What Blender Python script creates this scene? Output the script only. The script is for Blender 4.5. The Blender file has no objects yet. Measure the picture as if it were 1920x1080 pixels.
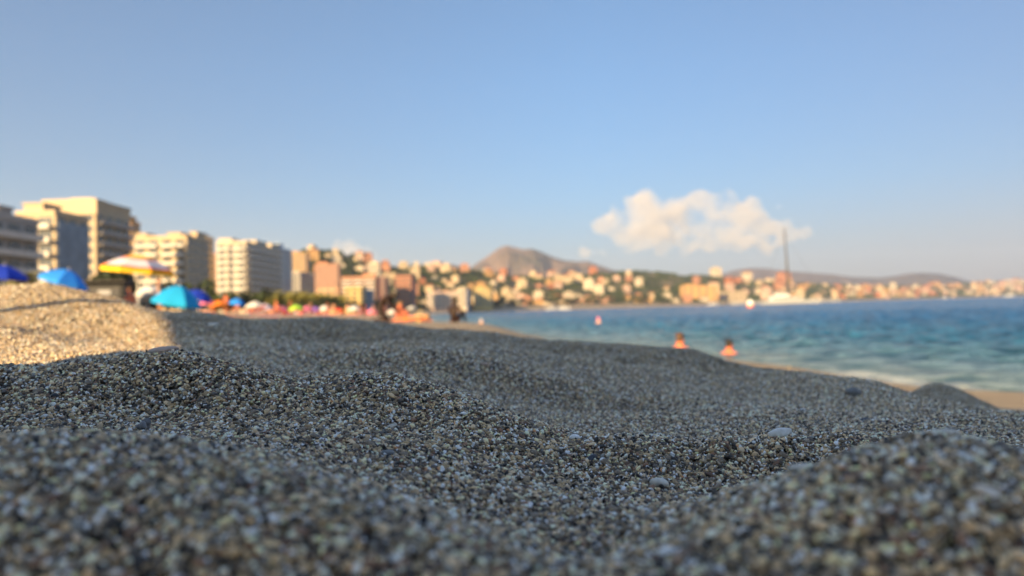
import bpy, bmesh, math, random
import numpy as np
from mathutils import Vector, Matrix, Euler, Quaternion
R = math.radians
random.seed(7); rng = np.random.default_rng(7)
S = bpy.context.scene
COL = S.collection

# ------------------------------------------------------------------ camera
EYE = 1.10
FPX = 1920 * 26 / 36
PITCH = math.atan(42 / FPX); ROLL = R(-1.616)
CAMROT = (Matrix.Rotation(R(90) + PITCH, 3, 'X') @ Matrix.Rotation(ROLL, 3, 'Z'))
cd = bpy.data.cameras.new('camera'); cam = bpy.data.objects.new('camera', cd); COL.objects.link(cam)
cam.matrix_world = Matrix.Translation((0, 0, EYE)) @ CAMROT.to_4x4()
cd.lens = 26; cd.sensor_width = 36; cd.clip_start = 0.01; cd.clip_end = 90000
cd.dof.use_dof = True; cd.dof.focus_distance = 0.475; cd.dof.aperture_fstop = 6.6
S.camera = cam

def ray(px, py):
    return CAMROT @ Vector(((px - 960) / FPX, -(py - 540) / FPX, -1))
def at(px, py, Y):                      # point seen at that pixel, Y metres ahead
    d = ray(px, py); k = Y / d.y
    return Vector((d.x * k, Y, EYE + d.z * k))

# ------------------------------------------------------------------ light
SUN_EL = R(17); SUN_H = Vector((-0.55, -0.835))
w = bpy.data.worlds.new('World'); S.world = w; w.use_nodes = True
nt = w.node_tree; nt.nodes.clear()
sky = nt.nodes.new('ShaderNodeTexSky'); sky.sky_type = 'NISHITA'; sky.sun_disc = False
sky.sun_elevation = SUN_EL; sky.sun_rotation = math.atan2(SUN_H.x, SUN_H.y) % (2 * math.pi)
sky.air_density = 1.0; sky.dust_density = 0.7; sky.ozone_density = 2.2
bg = nt.nodes.new('ShaderNodeBackground'); bg.inputs[1].default_value = 0.062
wo = nt.nodes.new('ShaderNodeOutputWorld')
geo = nt.nodes.new('ShaderNodeTexCoord'); sx = nt.nodes.new('ShaderNodeSeparateXYZ'); nt.links.new(geo.outputs['Generated'], sx.inputs[0])
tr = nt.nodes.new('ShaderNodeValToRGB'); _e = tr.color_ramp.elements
_e[0].position = 0.0; _e[0].color = (.33,.40,.60,1); _e[1].position = .62; _e[1].color = (1.62,1.57,1.48,1)  # zenith above the frame brightened beyond a real sky, to lift the sand tops
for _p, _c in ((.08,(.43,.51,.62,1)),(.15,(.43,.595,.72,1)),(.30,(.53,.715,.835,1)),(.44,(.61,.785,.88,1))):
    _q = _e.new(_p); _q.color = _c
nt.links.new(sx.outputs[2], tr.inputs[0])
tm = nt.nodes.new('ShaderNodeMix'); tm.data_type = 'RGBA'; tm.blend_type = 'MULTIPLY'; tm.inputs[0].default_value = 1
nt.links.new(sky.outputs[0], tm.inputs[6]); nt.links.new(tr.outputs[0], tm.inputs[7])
ax = nt.nodes.new('ShaderNodeValToRGB'); ax.color_ramp.elements[0].position = .1; ax.color_ramp.elements[0].color = (1,1,1,1); ax.color_ramp.elements[1].position = .6; ax.color_ramp.elements[1].color = (.98,.80,.77,1)
nt.links.new(sx.outputs[0], ax.inputs[0]); t2 = nt.nodes.new('ShaderNodeMix'); t2.data_type = 'RGBA'; t2.blend_type = 'MULTIPLY'; t2.inputs[0].default_value = 1
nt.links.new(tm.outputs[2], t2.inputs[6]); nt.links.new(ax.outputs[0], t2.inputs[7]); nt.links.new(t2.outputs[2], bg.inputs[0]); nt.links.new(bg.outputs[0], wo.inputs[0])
sl = bpy.data.lights.new('sun', 'SUN'); sl.energy = 3.7; sl.angle = R(0.5); sl.color = (1.0, 0.69, 0.33)
so = bpy.data.objects.new('sun', sl); COL.objects.link(so)
sdir = Vector((SUN_H.x * math.cos(SUN_EL), SUN_H.y * math.cos(SUN_EL), math.sin(SUN_EL)))
so.rotation_euler = sdir.to_track_quat('Z', 'Y').to_euler(); so.location = (-5, -5, 5)
S.view_settings.view_transform = 'Standard'; S.view_settings.look = 'None'
S.view_settings.gamma = 1; S.view_settings.exposure = 1.72
S.cycles.use_denoising = True
S.cycles.max_bounces = 6; S.cycles.diffuse_bounces = 3; S.cycles.volume_bounces = 2
S.cycles.caustics_reflective = False; S.cycles.caustics_refractive = False

# ------------------------------------------------------------------ materials
def mat(name, col, rough=0.7, var=0.15, scale=3.0, metal=0.0, spec=0.3, bump=0.0):
    m = bpy.data.materials.new(name); m.use_nodes = True
    n = m.node_tree.nodes; l = m.node_tree.links; p = n['Principled BSDF']
    p.inputs['Roughness'].default_value = rough; p.inputs['Metallic'].default_value = metal
    p.inputs['Specular IOR Level'].default_value = spec
    tc = n.new('ShaderNodeTexCoord'); nz = n.new('ShaderNodeTexNoise')
    nz.inputs['Scale'].default_value = scale; nz.inputs['Detail'].default_value = 4
    l.new(tc.outputs['Object'], nz.inputs['Vector'])
    cr = n.new('ShaderNodeValToRGB'); a, b = cr.color_ramp.elements
    a.position = 0.3; b.position = 0.7
    a.color = tuple(c * (1 - var) for c in col[:3]) + (1,); b.color = tuple(min(1, c * (1 + var)) for c in col[:3]) + (1,)
    l.new(nz.outputs[0], cr.inputs[0]); l.new(cr.outputs[0], p.inputs['Base Color'])
    if bump:
        bn = n.new('ShaderNodeBump'); bn.inputs['Strength'].default_value = bump; bn.inputs['Distance'].default_value = 0.02
        l.new(nz.outputs[0], bn.inputs['Height']); l.new(bn.outputs[0], p.inputs['Normal'])
    return m
_mc = {}
def M(name, col=None, **k):
    if name not in _mc: _mc[name] = mat(name, col, **k)
    return _mc[name]

# ------------------------------------------------------------------ object helpers
def tag(o, label=None, cat=None, group=None, kind=None):
    if label: o['label'] = label
    if cat: o['category'] = cat
    if group: o['group'] = group
    if kind: o['kind'] = kind
    return o
def empty(name, loc, rz=0, label=None, cat=None, group=None):
    o = bpy.data.objects.new(name, None); COL.objects.link(o)
    o.location = loc; o.rotation_euler = (0, 0, rz); o.empty_display_size = 0.1
    return tag(o, label, cat, group)
def link(name, me, mats, parent=None, loc=None):
    o = bpy.data.objects.new(name, me); COL.objects.link(o)
    if not isinstance(mats, (list, tuple)): mats = [mats]
    if not me.materials:
        for m in mats: me.materials.append(m)
    if parent: o.parent = parent
    if loc is not None: o.location = loc
    return o
def pymesh(name, V, F, smooth=False):
    me = bpy.data.meshes.new(name); me.from_pydata([tuple(v) for v in V], [], F); me.update()
    if smooth: me.polygons.foreach_set('use_smooth', [True] * len(me.polygons))
    return me
class MB:                               # collects shapes for ONE mesh
    def __init__(s): s.V = []; s.F = []; s.I = []; s.sm = []
    def add(s, V, F, mi=0, sm=False):
        b = len(s.V); s.V += [tuple(v) for v in V]; s.F += [tuple(i + b for i in f) for f in F]
        s.I += [mi] * len(F); s.sm += [sm] * len(F); return s
    def box(s, x0, x1, y0, y1, z0, z1, mi=0):
        V = [(x0,y0,z0),(x1,y0,z0),(x1,y1,z0),(x0,y1,z0),(x0,y0,z1),(x1,y0,z1),(x1,y1,z1),(x0,y1,z1)]
        return s.add(V, [(0,3,2,1),(4,5,6,7),(0,1,5,4),(1,2,6,5),(2,3,7,6),(3,0,4,7)], mi)
    def tube(s, pts, rad, n=8, mi=0):
        pts = [Vector(p) for p in pts]
        if not isinstance(rad, (list, tuple)): rad = [rad] * len(pts)
        V = []; F = []
        for i, p in enumerate(pts):
            t = (pts[min(i + 1, len(pts) - 1)] - pts[max(i - 1, 0)]).normalized()
            u = t.cross(Vector((0, 0, 1)) if abs(t.z) < .9 else Vector((1, 0, 0))).normalized(); v = t.cross(u)
            for k in range(n):
                a = 2 * math.pi * k / n; V.append(p + (u * math.cos(a) + v * math.sin(a)) * rad[i])
        for i in range(len(pts) - 1):
            for k in range(n):
                a = i * n + k; b = i * n + (k + 1) % n; F.append((a, a + n, b + n, b))
        F.append(tuple(range(n))); F.append(tuple(reversed(range(len(V) - n, len(V)))))
        return s.add(V, F, mi, True)
    def mesh(s, name):
        me = pymesh(name, s.V, s.F)
        me.polygons.foreach_set('material_index', s.I); me.polygons.foreach_set('use_smooth', s.sm)
        return me
    def obj(s, name, mats, parent=None, loc=None):
        return link(name, s.mesh(name), mats, parent, loc)

# ------------------------------------------------------------------ noise and terrain functions
_perm = rng.permutation(4096); _gr = rng.uniform(0, 2 * np.pi, 4096)
def perlin(x, y):
    x = np.asarray(x, float); y = np.asarray(y, float)
    xi = np.floor(x).astype(int); yi = np.floor(y).astype(int); xf = x - xi; yf = y - yi
    u = xf**3 * (xf * (xf * 6 - 15) + 10); v = yf**3 * (yf * (yf * 6 - 15) + 10)
    def g(i, j, a, b):
        h = _gr[_perm[(_perm[i & 4095] + j) & 4095]]; return np.cos(h) * a + np.sin(h) * b
    n00 = g(xi, yi, xf, yf); n10 = g(xi + 1, yi, xf - 1, yf); n01 = g(xi, yi + 1, xf, yf - 1); n11 = g(xi + 1, yi + 1, xf - 1, yf - 1)
    return (n00 * (1 - u) + n10 * u) * (1 - v) + (n01 * (1 - u) + n11 * u) * v * 1.0
def fbm(x, y, o=4):
    return sum(perlin(x * 2**k + 17.3 * k, y * 2**k + 5.1 * k) / 2**k for k in range(o))

SHORE = np.array([(9,-400),(8,-60),(6.6,-10),(6.4,0),(6.1,6),(5.9,8.5),(4.7,12.5),(2.6,20),(0.8,28),(-1.6,38),(-6,60),(-13,110),(-24,190),
                  (-52,400),(-90,600),(-104,720),(-60,860),(20,960),(300,1280),(800,1900),(1800,3000),(3200,4300),(6500,6500),(11000,9000)], float)
def sm(x, a, b):
    t = np.clip((x - a) / (b - a), 0, 1); return t * t * (3 - 2 * t)
def shore_dist(X, Y):                    # signed distance, positive on land
    X = np.asarray(X, float); Y = np.asarray(Y, float)
    best = np.full(X.shape, 1e12); sg = np.ones(X.shape)
    for (ax, ay), (bx, by) in zip(SHORE[:-1], SHORE[1:]):
        dx, dy = bx - ax, by - ay; L = dx * dx + dy * dy
        t = np.clip(((X - ax) * dx + (Y - ay) * dy) / L, 0, 1)
        ex = X - ax - t * dx; ey = Y - ay - t * dy; d = ex * ex + ey * ey
        c = dx * (Y - ay) - dy * (X - ax)
        m = d < best; best = np.where(m, d, best); sg = np.where(m, np.where(c > 0, 1, -1), sg)
    return np.sqrt(best) * sg
def base_z(X, Y):
    D = shore_dist(X, Y)
    z = np.interp(D, [-400,-30,-6,0,2.5,5,8,14,25,60,110,160,1e5], [-12,-3,-.7,0,.40,.68,.92,1.15,1.5,2.3,3.8,4.2,4.5])
    k = 1.3 * sm(np.hypot(X, Y), 400, 900) * (D > 0)
    return z * (1 + k)
CT = []
def ridge(d, pts):
    for p in pts:
        dd = p[2] if len(p) > 2 else d
        CT.append((p[0], p[1], dd))
# nearest ground and the blurred bank at the lower left
ridge(.17, [(-150,1150),(150,1150),(500,1150),(850,1160),(1200,1160),(1500,1130),(1800,1090),(2050,1090)])
ridge(.35, [(-200,835),(0,832),(200,824),(400,836),(600,880,.34),(780,935,.32),(930,985,.30)])
ridge(.40, [(-200,842),(0,840),(200,833),(400,836),(600,842),(800,875,.38)])
ridge(.37, [(950,915),(1050,925)])
# plateau, then the focused mound, left and centre
ridge(.44, [(-200,798),(0,797),(270,807),(480,803),(640,812),(850,850,.42)])
ridge(.50, [(-200,764),(0,754),(200,762),(320,768),(480,774),(640,774),(780,786)])
ridge(.55, [(-200,705),(0,693),(150,683),(250,674),(330,671),(420,685),(480,705),(560,720),(640,713),(700,706),(760,715),(850,745,.53),(930,775,.52),(1000,800,.50),(1080,828,.48)])
ridge(.64, [(-200,735),(0,720),(150,710),(330,702),(450,722),(560,722),(700,718),(850,750),(1000,799,.62)])
# focused ridge on the right
ridge(.44, [(1000,858),(1150,872),(1300,882),(1430,880),(1530,875)])
ridge(.385, [(1050,918),(1200,932),(1330,935)])
ridge(.46, [(1150,831),(1250,834),(1350,829),(1460,827),(1560,826),(1660,826)])
ridge(.52, [(1150,834),(1350,838),(1500,836),(1660,836),(1850,850)])
ridge(.64, [(1130,815),(1300,815),(1500,808),(1700,802),(1900,830,.60)])
# blurred near mound, lower right
ridge(.26, [(1080,1060,.24),(1250,1003,.245),(1400,942,.25),(1550,873,.265),(1650,837,.28),(1750,816,.29),(1850,836,.29),(1950,868,.29),(2100,900,.29)])
ridge(.36, [(1400,915,.35),(1550,890,.355),(1650,862),(1750,855),(1900,875),(2100,905)])
# bowl and slopes behind
ridge(.75, [(450,700),(560,700),(680,704),(850,734),(1000,775),(1200,782),(1400,782),(1600,786),(1780,792,.70)])
ridge(.95, [(400,665),(500,668),(620,668),(700,659),(800,661),(900,676),(1000,700),(1100,722),(1200,748)])
ridge(.895, [(620,698),(700,696),(800,699),(900,714),(1000,738),(1100,756),(1200,772)])
ridge(.85, [(1400,768),(1550,775),(1700,784,.82)])
ridge(1.04, [(1300,738),(1400,748,1.08),(1500,746,1.05),(1620,757,.96),(1720,768,.88)])
ridge(1.06, [(450,645),(640,662),(760,665),(900,677),(1000,695),(1120,720)])
ridge(1.15, [(640,664),(760,662),(900,667),(1000,682),(1120,699),(1250,722)])
ridge(1.27, [(450,630),(640,647),(760,642),(880,646),(1000,660),(1120,675),(1250,694),(1340,712)])
ridge(1.42, [(500,625),(640,648),(760,646),(900,652),(1050,668),(1200,686)])
ridge(1.6, [(330,588),(400,590),(440,601),(520,604),(600,601),(700,609),(780,621),(860,625),(930,630),(1000,641),(1100,645),(1180,652),(1250,657,1.5),(1320,668,1.45),(1380,689,1.4)])
ridge(1.1, [(1440,699,1.28),(1500,702,1.24),(1560,708,1.18),(1640,719,1.12),(1700,740,1.05),(1800,760,.98),(1920,776,.88),(2100,800,.88)])
ridge(2.3, [(330,620),(500,630),(700,640),(900,655),(1100,675),(1250,690),(1400,716,1.9),(1550,730,1.7)])
# sunlit bank on the left
ridge(.80, [(-250,695),(0,690),(150,676),(250,667,.85)])
ridge(1.0, [(-250,655),(0,652),(120,657),(230,660)])
ridge(1.16, [(-250,608),(0,614),(100,632),(200,648),(300,650)])
ridge(1.32, [(-250,602),(0,611),(100,622),(200,630),(300,620)])
ridge(1.7, [(-300,545),(-100,542),(0,541),(60,535),(120,541),(180,553),(240,568),(290,582)])
ridge(2.6, [(-300,600),(0,600),(150,605),(300,612)])
# low shaded hump at the right, then open beach
ridge(2.0, [(1640,765),(1700,739),(1760,720),(1840,752),(1920,790),(2080,820)])
ridge(1.45, [(1700,790),(1800,800),(1950,830)])
ridge(2.9, [(1640,770),(1760,768),(1900,790),(2080,810)])
ridge(6.5, [(1430,687),(1520,703)])
ridge(8.3, [(1780,731,9.2),(1850,733),(1920,737),(2060,742)])
ridge(6.6, [(1790,744),(1850,748),(1920,752),(2060,758)])
ridge(4.5, [(1850,770),(1940,775),(2060,782)])
ridge(12, [(-300,588),(0,585),(200,588),(350,585),(430,594),(500,602),(700,612)])
ridge(5, [(-300,600),(0,600),(300,608),(600,622),(900,640)])
ridge(30, [(350,587),(500,598),(640,603),(712,606),(780,605),(852,608),(900,607,28),(950,617,26.5),(1000,634,26)])
ridge(60, [(300,582),(500,588),(650,590),(740,592)])
cs = np.array([[at(*c).x / c[2], math.log(c[2]), (at(*c).z) / c[2], c[2]] for c in CT])
cs[:, 2] -= base_z(cs[:, 0] * cs[:, 3], cs[:, 3]) / cs[:, 3]
KS = 2.0
def kern(r2): return -np.sqrt(r2 + 0.05**2)
P = np.stack([cs[:, 0] * KS, cs[:, 1]], 1)
A = kern(((P[:, None] - P[None])**2).sum(2)); nC = len(P)
A2 = np.zeros((nC + 1, nC + 1)); A2[:nC, :nC] = A + np.eye(nC) * 0.001; A2[:nC, nC] = 1; A2[nC, :nC] = 1
W = np.linalg.solve(A2, np.append(cs[:, 2], 0))
def ground_z(X, Y, fine=True):
    X = np.asarray(X, float).ravel(); Y = np.asarray(Y, float).ravel()
    rr = np.hypot(X, Y); phi = np.arctan2(X, np.maximum(Y, -1e9)); 
    pc = np.clip(phi, -0.80, 0.74); near = rr < 150
    zb = base_z(X, Y); out = zb.copy()
    idx = np.nonzero(near)[0]
    for c in range(0, len(idx), 60000):
        i = idx[c:c + 60000]
        d = np.maximum(rr[i] * np.cos(pc[i]), .10); s = np.tan(pc[i])
        q0 = s * KS; q1 = np.log(d)
        v = np.zeros(len(i))
        for k in range(nC): v += W[k] * kern((q0 - P[k, 0])**2 + (q1 - P[k, 1])**2)
        v += W[nC]
        fade = (1 - sm(d, 40, 110))
        off = np.abs(phi[i] - pc[i])
        side = 1 - sm(off, .1, 1.4)
        z = v * d * fade
        alt = np.clip(0.95 - zb[i], -0.25, 0.25) * (1 - sm(rr[i], 1.5, 8))     # quiet beach behind and beside the camera
        out[i] = zb[i] + z * side + alt * (1 - side)
    if fine:
        a = np.clip(rr / 0.5, .25, 1.3)
        out = out + a * (0.0032 * fbm(X / .075, Y / .075, 3)) * (1 - sm(rr, 3, 10)) + .0025 * fbm(X / .17 + 4, Y / .17, 2) * sm(rr, .62, .9) * (1 - sm(rr, 3, 8))
        far = sm(rr, 2, 6) * (1 - sm(rr, 200, 600)) * sm(shore_dist(X, Y), .2, 1.5)
        out = out + far * np.minimum(.045, .0028 * rr) * fbm(X / .8, Y / .8, 3)
    return out
def gz(x, y, fine=True): return float(ground_z(np.array([x]), np.array([y]), fine)[0])

def grid_obj(name, X, Y, Z, m, kind='structure', attr=None, closed=False):
    nr, ncol = X.shape
    V = np.stack([X.ravel(), Y.ravel(), Z.ravel()], 1).astype(np.float32)
    i = np.arange(nr - 1)[:, None] * ncol; j = np.arange(ncol if closed else ncol - 1)[None]
    j2 = (j + 1) % ncol
    F = np.stack([i + j, i + j2, i + ncol + j2, i + ncol + j], 2).reshape(-1, 4)
    me = bpy.data.meshes.new(name)
    me.vertices.add(len(V)); me.vertices.foreach_set('co', V.ravel())
    me.loops.add(F.size); me.loops.foreach_set('vertex_index', F.ravel().astype(np.int32))
    me.polygons.add(len(F)); me.polygons.foreach_set('loop_start', np.arange(0, F.size, 4, dtype=np.int32))
    me.polygons.foreach_set('use_smooth', np.ones(len(F), bool)); me.update(calc_edges=True)
    if attr:
        for k, v in attr.items():
            a = me.attributes.new(k, 'FLOAT', 'POINT'); a.data.foreach_set('value', v.ravel().astype(np.float32))
    o = link(name, me, m)
    if kind: o['kind'] = kind
    return o

# ------------------------------------------------------------------ sand material
def sand_mat():
    m = bpy.data.materials.new('sand'); m.use_nodes = True; n = m.node_tree.nodes; l = m.node_tree.links
    p = n['Principled BSDF']; p.inputs['Roughness'].default_value = .85; p.inputs['Specular IOR Level'].default_value = .2
    g = n.new('ShaderNodeNewGeometry'); v = n.new('ShaderNodeTexVoronoi'); v.inputs['Scale'].default_value = 420
    l.new(g.outputs['Position'], v.inputs['Vector'])
    v2 = n.new('ShaderNodeTexVoronoi'); v2.inputs['Scale'].default_value = 60; l.new(g.outputs['Position'], v2.inputs['Vector'])
    bw = n.new('ShaderNodeSeparateColor'); l.new(v.outputs['Color'], bw.inputs[0])
    cr = n.new('ShaderNodeValToRGB'); e = cr.color_ramp.elements
    e[0].position = 0; e[0].color = (.10,.09,.08,1); e[1].position = 1; e[1].color = (.85,.68,.44,1)
    for ps, c in ((.3,(.24,.19,.135,1)),(.55,(.42,.32,.20,1)),(.8,(.55,.43,.28,1))):
        q = e.new(ps); q.color = c
    l.new(bw.outputs[0], cr.inputs[0])
    n2 = n.new('ShaderNodeTexNoise'); n2.inputs['Scale'].default_value = 5; n2.inputs['Detail'].default_value = 6; l.new(g.outputs['Position'], n2.inputs['Vector'])
    mx = n.new('ShaderNodeMix'); mx.data_type = 'RGBA'; mx.blend_type = 'MULTIPLY'; mx.inputs[0].default_value = .6
    l.new(cr.outputs[0], mx.inputs[6]); 
    c2 = n.new('ShaderNodeValToRGB'); c2.color_ramp.elements[0].color = (.6,.6,.6,1); c2.color_ramp.elements[0].position = .3; c2.color_ramp.elements[1].position = .7
    l.new(n2.outputs[0], c2.inputs[0]); l.new(c2.outputs[0], mx.inputs[7]); l.new(mx.outputs[2], p.inputs['Base Color'])
    b = n.new('ShaderNodeBump'); b.inputs['Strength'].default_value = .9; b.inputs['Distance'].default_value = .002; b.invert = True
    l.new(v.outputs['Distance'], b.inputs['Height'])
    b2 = n.new('ShaderNodeBump'); b2.inputs['Strength'].default_value = .8; b2.inputs['Distance'].default_value = .012
    l.new(n2.outputs[0], b2.inputs['Height']); l.new(b.outputs[0], b2.inputs['Normal']); l.new(b2.outputs[0], p.inputs['Normal'])
    return m
SAND = sand_mat()
rad = np.concatenate([[.02, .05], np.geomspace(.08, 4, 520), np.geomspace(4.1, 70, 130), np.geomspace(75, 14000, 70)])
ang = np.concatenate([np.linspace(R(-50), R(50), 620), np.linspace(R(50), R(310), 150)[1:-1]])
RR, AA = np.meshgrid(rad, ang, indexing='ij'); GX = RR * np.sin(AA); GY = RR * np.cos(AA)
GZ = ground_z(GX, GY).reshape(GX.shape)
GZ -= .0034 * (1 - sm(RR, 5.2, 6.2))
grid_obj('beach', GX, GY, GZ, SAND, closed=True)

# ------------------------------------------------------------------ sea
def sea_mat():
    m = bpy.data.materials.new('sea_water'); m.use_nodes = True; n = m.node_tree.nodes; l = m.node_tree.links
    p = n['Principled BSDF']; p.inputs['IOR'].default_value = 1.33; p.inputs['Roughness'].default_value = .18; p.inputs['Specular IOR Level'].default_value = .2
    a = n.new('ShaderNodeAttribute'); a.attribute_name = 'depth'
    cr = n.new('ShaderNodeValToRGB'); e = cr.color_ramp.elements
    e[0].position = 0; e[0].color = (.16,.23,.23,1); e[1].position = 1; e[1].color = (.004,.085,.24,1)
    for ps, c in ((.05,(.085,.18,.23,1)),(.15,(.022,.125,.22,1)),(.4,(.006,.095,.24,1))):
        q = e.new(ps); q.color = c
    l.new(a.outputs['Fac'], cr.inputs[0])
    g = n.new('ShaderNodeNewGeometry')
    mp = n.new('ShaderNodeMapping'); mp.inputs['Scale'].default_value = (.8,1.1,1); mp.inputs['Rotation'].default_value = (0,0,R(25)); l.new(g.outputs['Position'], mp.inputs[0])
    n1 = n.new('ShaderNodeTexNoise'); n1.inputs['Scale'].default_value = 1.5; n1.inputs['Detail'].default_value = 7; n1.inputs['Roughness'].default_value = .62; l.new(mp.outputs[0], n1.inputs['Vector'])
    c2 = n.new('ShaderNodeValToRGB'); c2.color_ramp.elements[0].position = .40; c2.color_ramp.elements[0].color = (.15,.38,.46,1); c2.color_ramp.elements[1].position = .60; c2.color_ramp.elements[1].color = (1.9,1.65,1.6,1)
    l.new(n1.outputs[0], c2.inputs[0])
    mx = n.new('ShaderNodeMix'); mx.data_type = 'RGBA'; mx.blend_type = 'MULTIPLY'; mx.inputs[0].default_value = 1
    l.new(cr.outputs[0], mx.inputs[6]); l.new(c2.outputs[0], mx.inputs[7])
    fo = n.new('ShaderNodeMapRange'); fo.inputs['From Min'].default_value = .0; fo.inputs['From Max'].default_value = .0045; fo.inputs['To Min'].default_value = 1; fo.inputs['To Max'].default_value = 0; l.new(a.outputs['Fac'], fo.inputs[0])
    fn = n.new('ShaderNodeMath'); fn.operation = 'MULTIPLY'; l.new(fo.outputs[0], fn.inputs[0]); l.new(n1.outputs[0], fn.inputs[1])
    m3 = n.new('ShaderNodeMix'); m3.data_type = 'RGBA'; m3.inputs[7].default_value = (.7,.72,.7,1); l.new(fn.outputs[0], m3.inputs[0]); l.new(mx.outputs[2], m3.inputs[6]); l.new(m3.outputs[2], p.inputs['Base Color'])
    b = n.new('ShaderNodeBump'); b.inputs['Strength'].default_value = 1; b.inputs['Distance'].default_value = .8
    l.new(n1.outputs[0], b.inputs['Height']); l.new(b.outputs[0], p.inputs['Normal'])
    return m
rad = np.concatenate([np.geomspace(3.5, 90, 330), np.geomspace(92, 30000, 90)])
ang = np.concatenate([np.linspace(R(-14), R(44), 420), np.linspace(R(44), R(346), 160)[1:-1]])
RR, AA = np.meshgrid(rad, ang, indexing='ij'); SX = RR * np.sin(AA); SY = RR * np.cos(AA)
cw, sw = math.cos(R(35)), math.sin(R(35))
U = SX * cw + SY * sw; V_ = -SX * sw + SY * cw
SZ = (.13 * fbm(U / 1.5, V_ / 2.6, 4) + 10e-2 * fbm(U / .9 + 3, V_ / 1.1, 3)) * (1 - sm(RR, 120, 500))
D = shore_dist(SX, SY); SZ *= .35 + .65 * sm(-D, 0, 6)
grid_obj('sea', SX, SY, SZ, sea_mat(), attr={'depth': np.clip(-D / 60, 0, 1)}, closed=True)

# ------------------------------------------------------------------ grains of sand (nobody could count them)
PAL = [((.032,.032,.035),14),((.072,.07,.07),14),((.15,.135,.115),15),((.27,.23,.17),14),((.42,.34,.225),11),((.54,.46,.33),8),((.24,.265,.285),8),((.66,.62,.56),6),((.82,.81,.78),2.2),((.40,.22,.12),.7),((.13,.085,.065),4)]
PC = np.array([p[0] for p in PAL]); PW = np.array([p[1] for p in PAL]); PW = PW / PW.sum()
bm = bmesh.new(); bmesh.ops.create_icosphere(bm, subdivisions=1, radius=1)
IV = np.array([v.co[:] for v in bm.verts]); IF = np.array([[v.index for v in f.verts] for f in bm.faces]); bm.free()
bm = bmesh.new(); bmesh.ops.create_icosphere(bm, subdivisions=2, radius=1)
IV2 = np.array([v.co[:] for v in bm.verts]); IF2 = np.array([[v.index for v in f.verts] for f in bm.faces]); bm.free()
GM = bpy.data.materials.new('grain'); GM.use_nodes = True
_n = GM.node_tree.nodes; _p = _n['Principled BSDF']; _p.inputs['Roughness'].default_value = .55; _p.inputs['Specular IOR Level'].default_value = .35
_a = _n.new('ShaderNodeAttribute'); _a.attribute_name = 'grain_colour'; GM.node_tree.links.new(_a.outputs['Color'], _p.inputs['Base Color'])
def cluster(name, N, radius, iv, iff):
    Vs = []; Fs = []; Cs = []; b = 0
    ph = rng.uniform(0, 2 * np.pi, N); rr = radius * np.sqrt(rng.uniform(0, 1, N))
    for k in range(N):
        s = .00082 * math.exp(rng.normal(0, .31))
        u = rng.uniform()
        big = u < .013
        if big: s *= rng.uniform(1.7, 2.9)
        ax = np.array([rng.uniform(.8, 1.5), rng.uniform(.7, 1.1), rng.uniform(.4, .85) * (.75 if big else 1)]) * s
        v = iv * (1 + rng.normal(0, .13, (len(iv), 1))) * ax
        q = Quaternion(rng.normal(0, 1, 4)); q.normalize()
        if big or rng.uniform() < .4: q = Euler((rng.normal(0, .45), rng.normal(0, .45), rng.uniform(0, 6.28))).to_quaternion()
        v = v @ np.array(q.to_matrix()).T
        v += [rr[k] * math.cos(ph[k]), rr[k] * math.sin(ph[k]), rng.uniform(-.0016, .0014)]
        c = PC[rng.choice(len(PC), p=PW)] * math.exp(rng.normal(.48, .55)) * np.array([1.16, 1.0, .81])
        Vs.append(v); Fs.append(iff + b); Cs.append(np.tile(np.append(np.clip(c, 0, 1), 1), (len(iv), 1))); b += len(iv)
    me = pymesh(name, np.concatenate(Vs), np.concatenate(Fs).tolist(), smooth=True)
    at_ = me.color_attributes.new('grain_colour', 'FLOAT_COLOR', 'POINT'); at_.data.foreach_set('color', np.concatenate(Cs).astype(np.float32).ravel())
    me.materials.append(GM); return bpy.data.objects.new(name, me)
colN = bpy.data.collections.new('near grains'); colF = bpy.data.collections.new('far grains')
NN, NF = 36, 14
for k in range(NN): colN.objects.link(cluster('grain_cluster', 31, .0036, IV2 if k % 2 else IV2, IF2))
for k in range(NF): colF.objects.link(cluster('grain_patch', 290, .0135, IV, IF))
def jitter(r0, r1, a0, a1, sp):
    xs = np.arange(-r1, r1, sp); ys = np.arange(-.1, r1, sp); X, Y = np.meshgrid(xs, ys); X = X.ravel() + rng.uniform(-.5, .5, X.size) * sp; Y = Y.ravel() + rng.uniform(-.5, .5, Y.size) * sp
    r = np.hypot(X, Y); a = np.arctan2(X, Y); k = (r > r0) & (r < r1) & (a > a0) & (a < a1); return X[k], Y[k]
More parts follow.
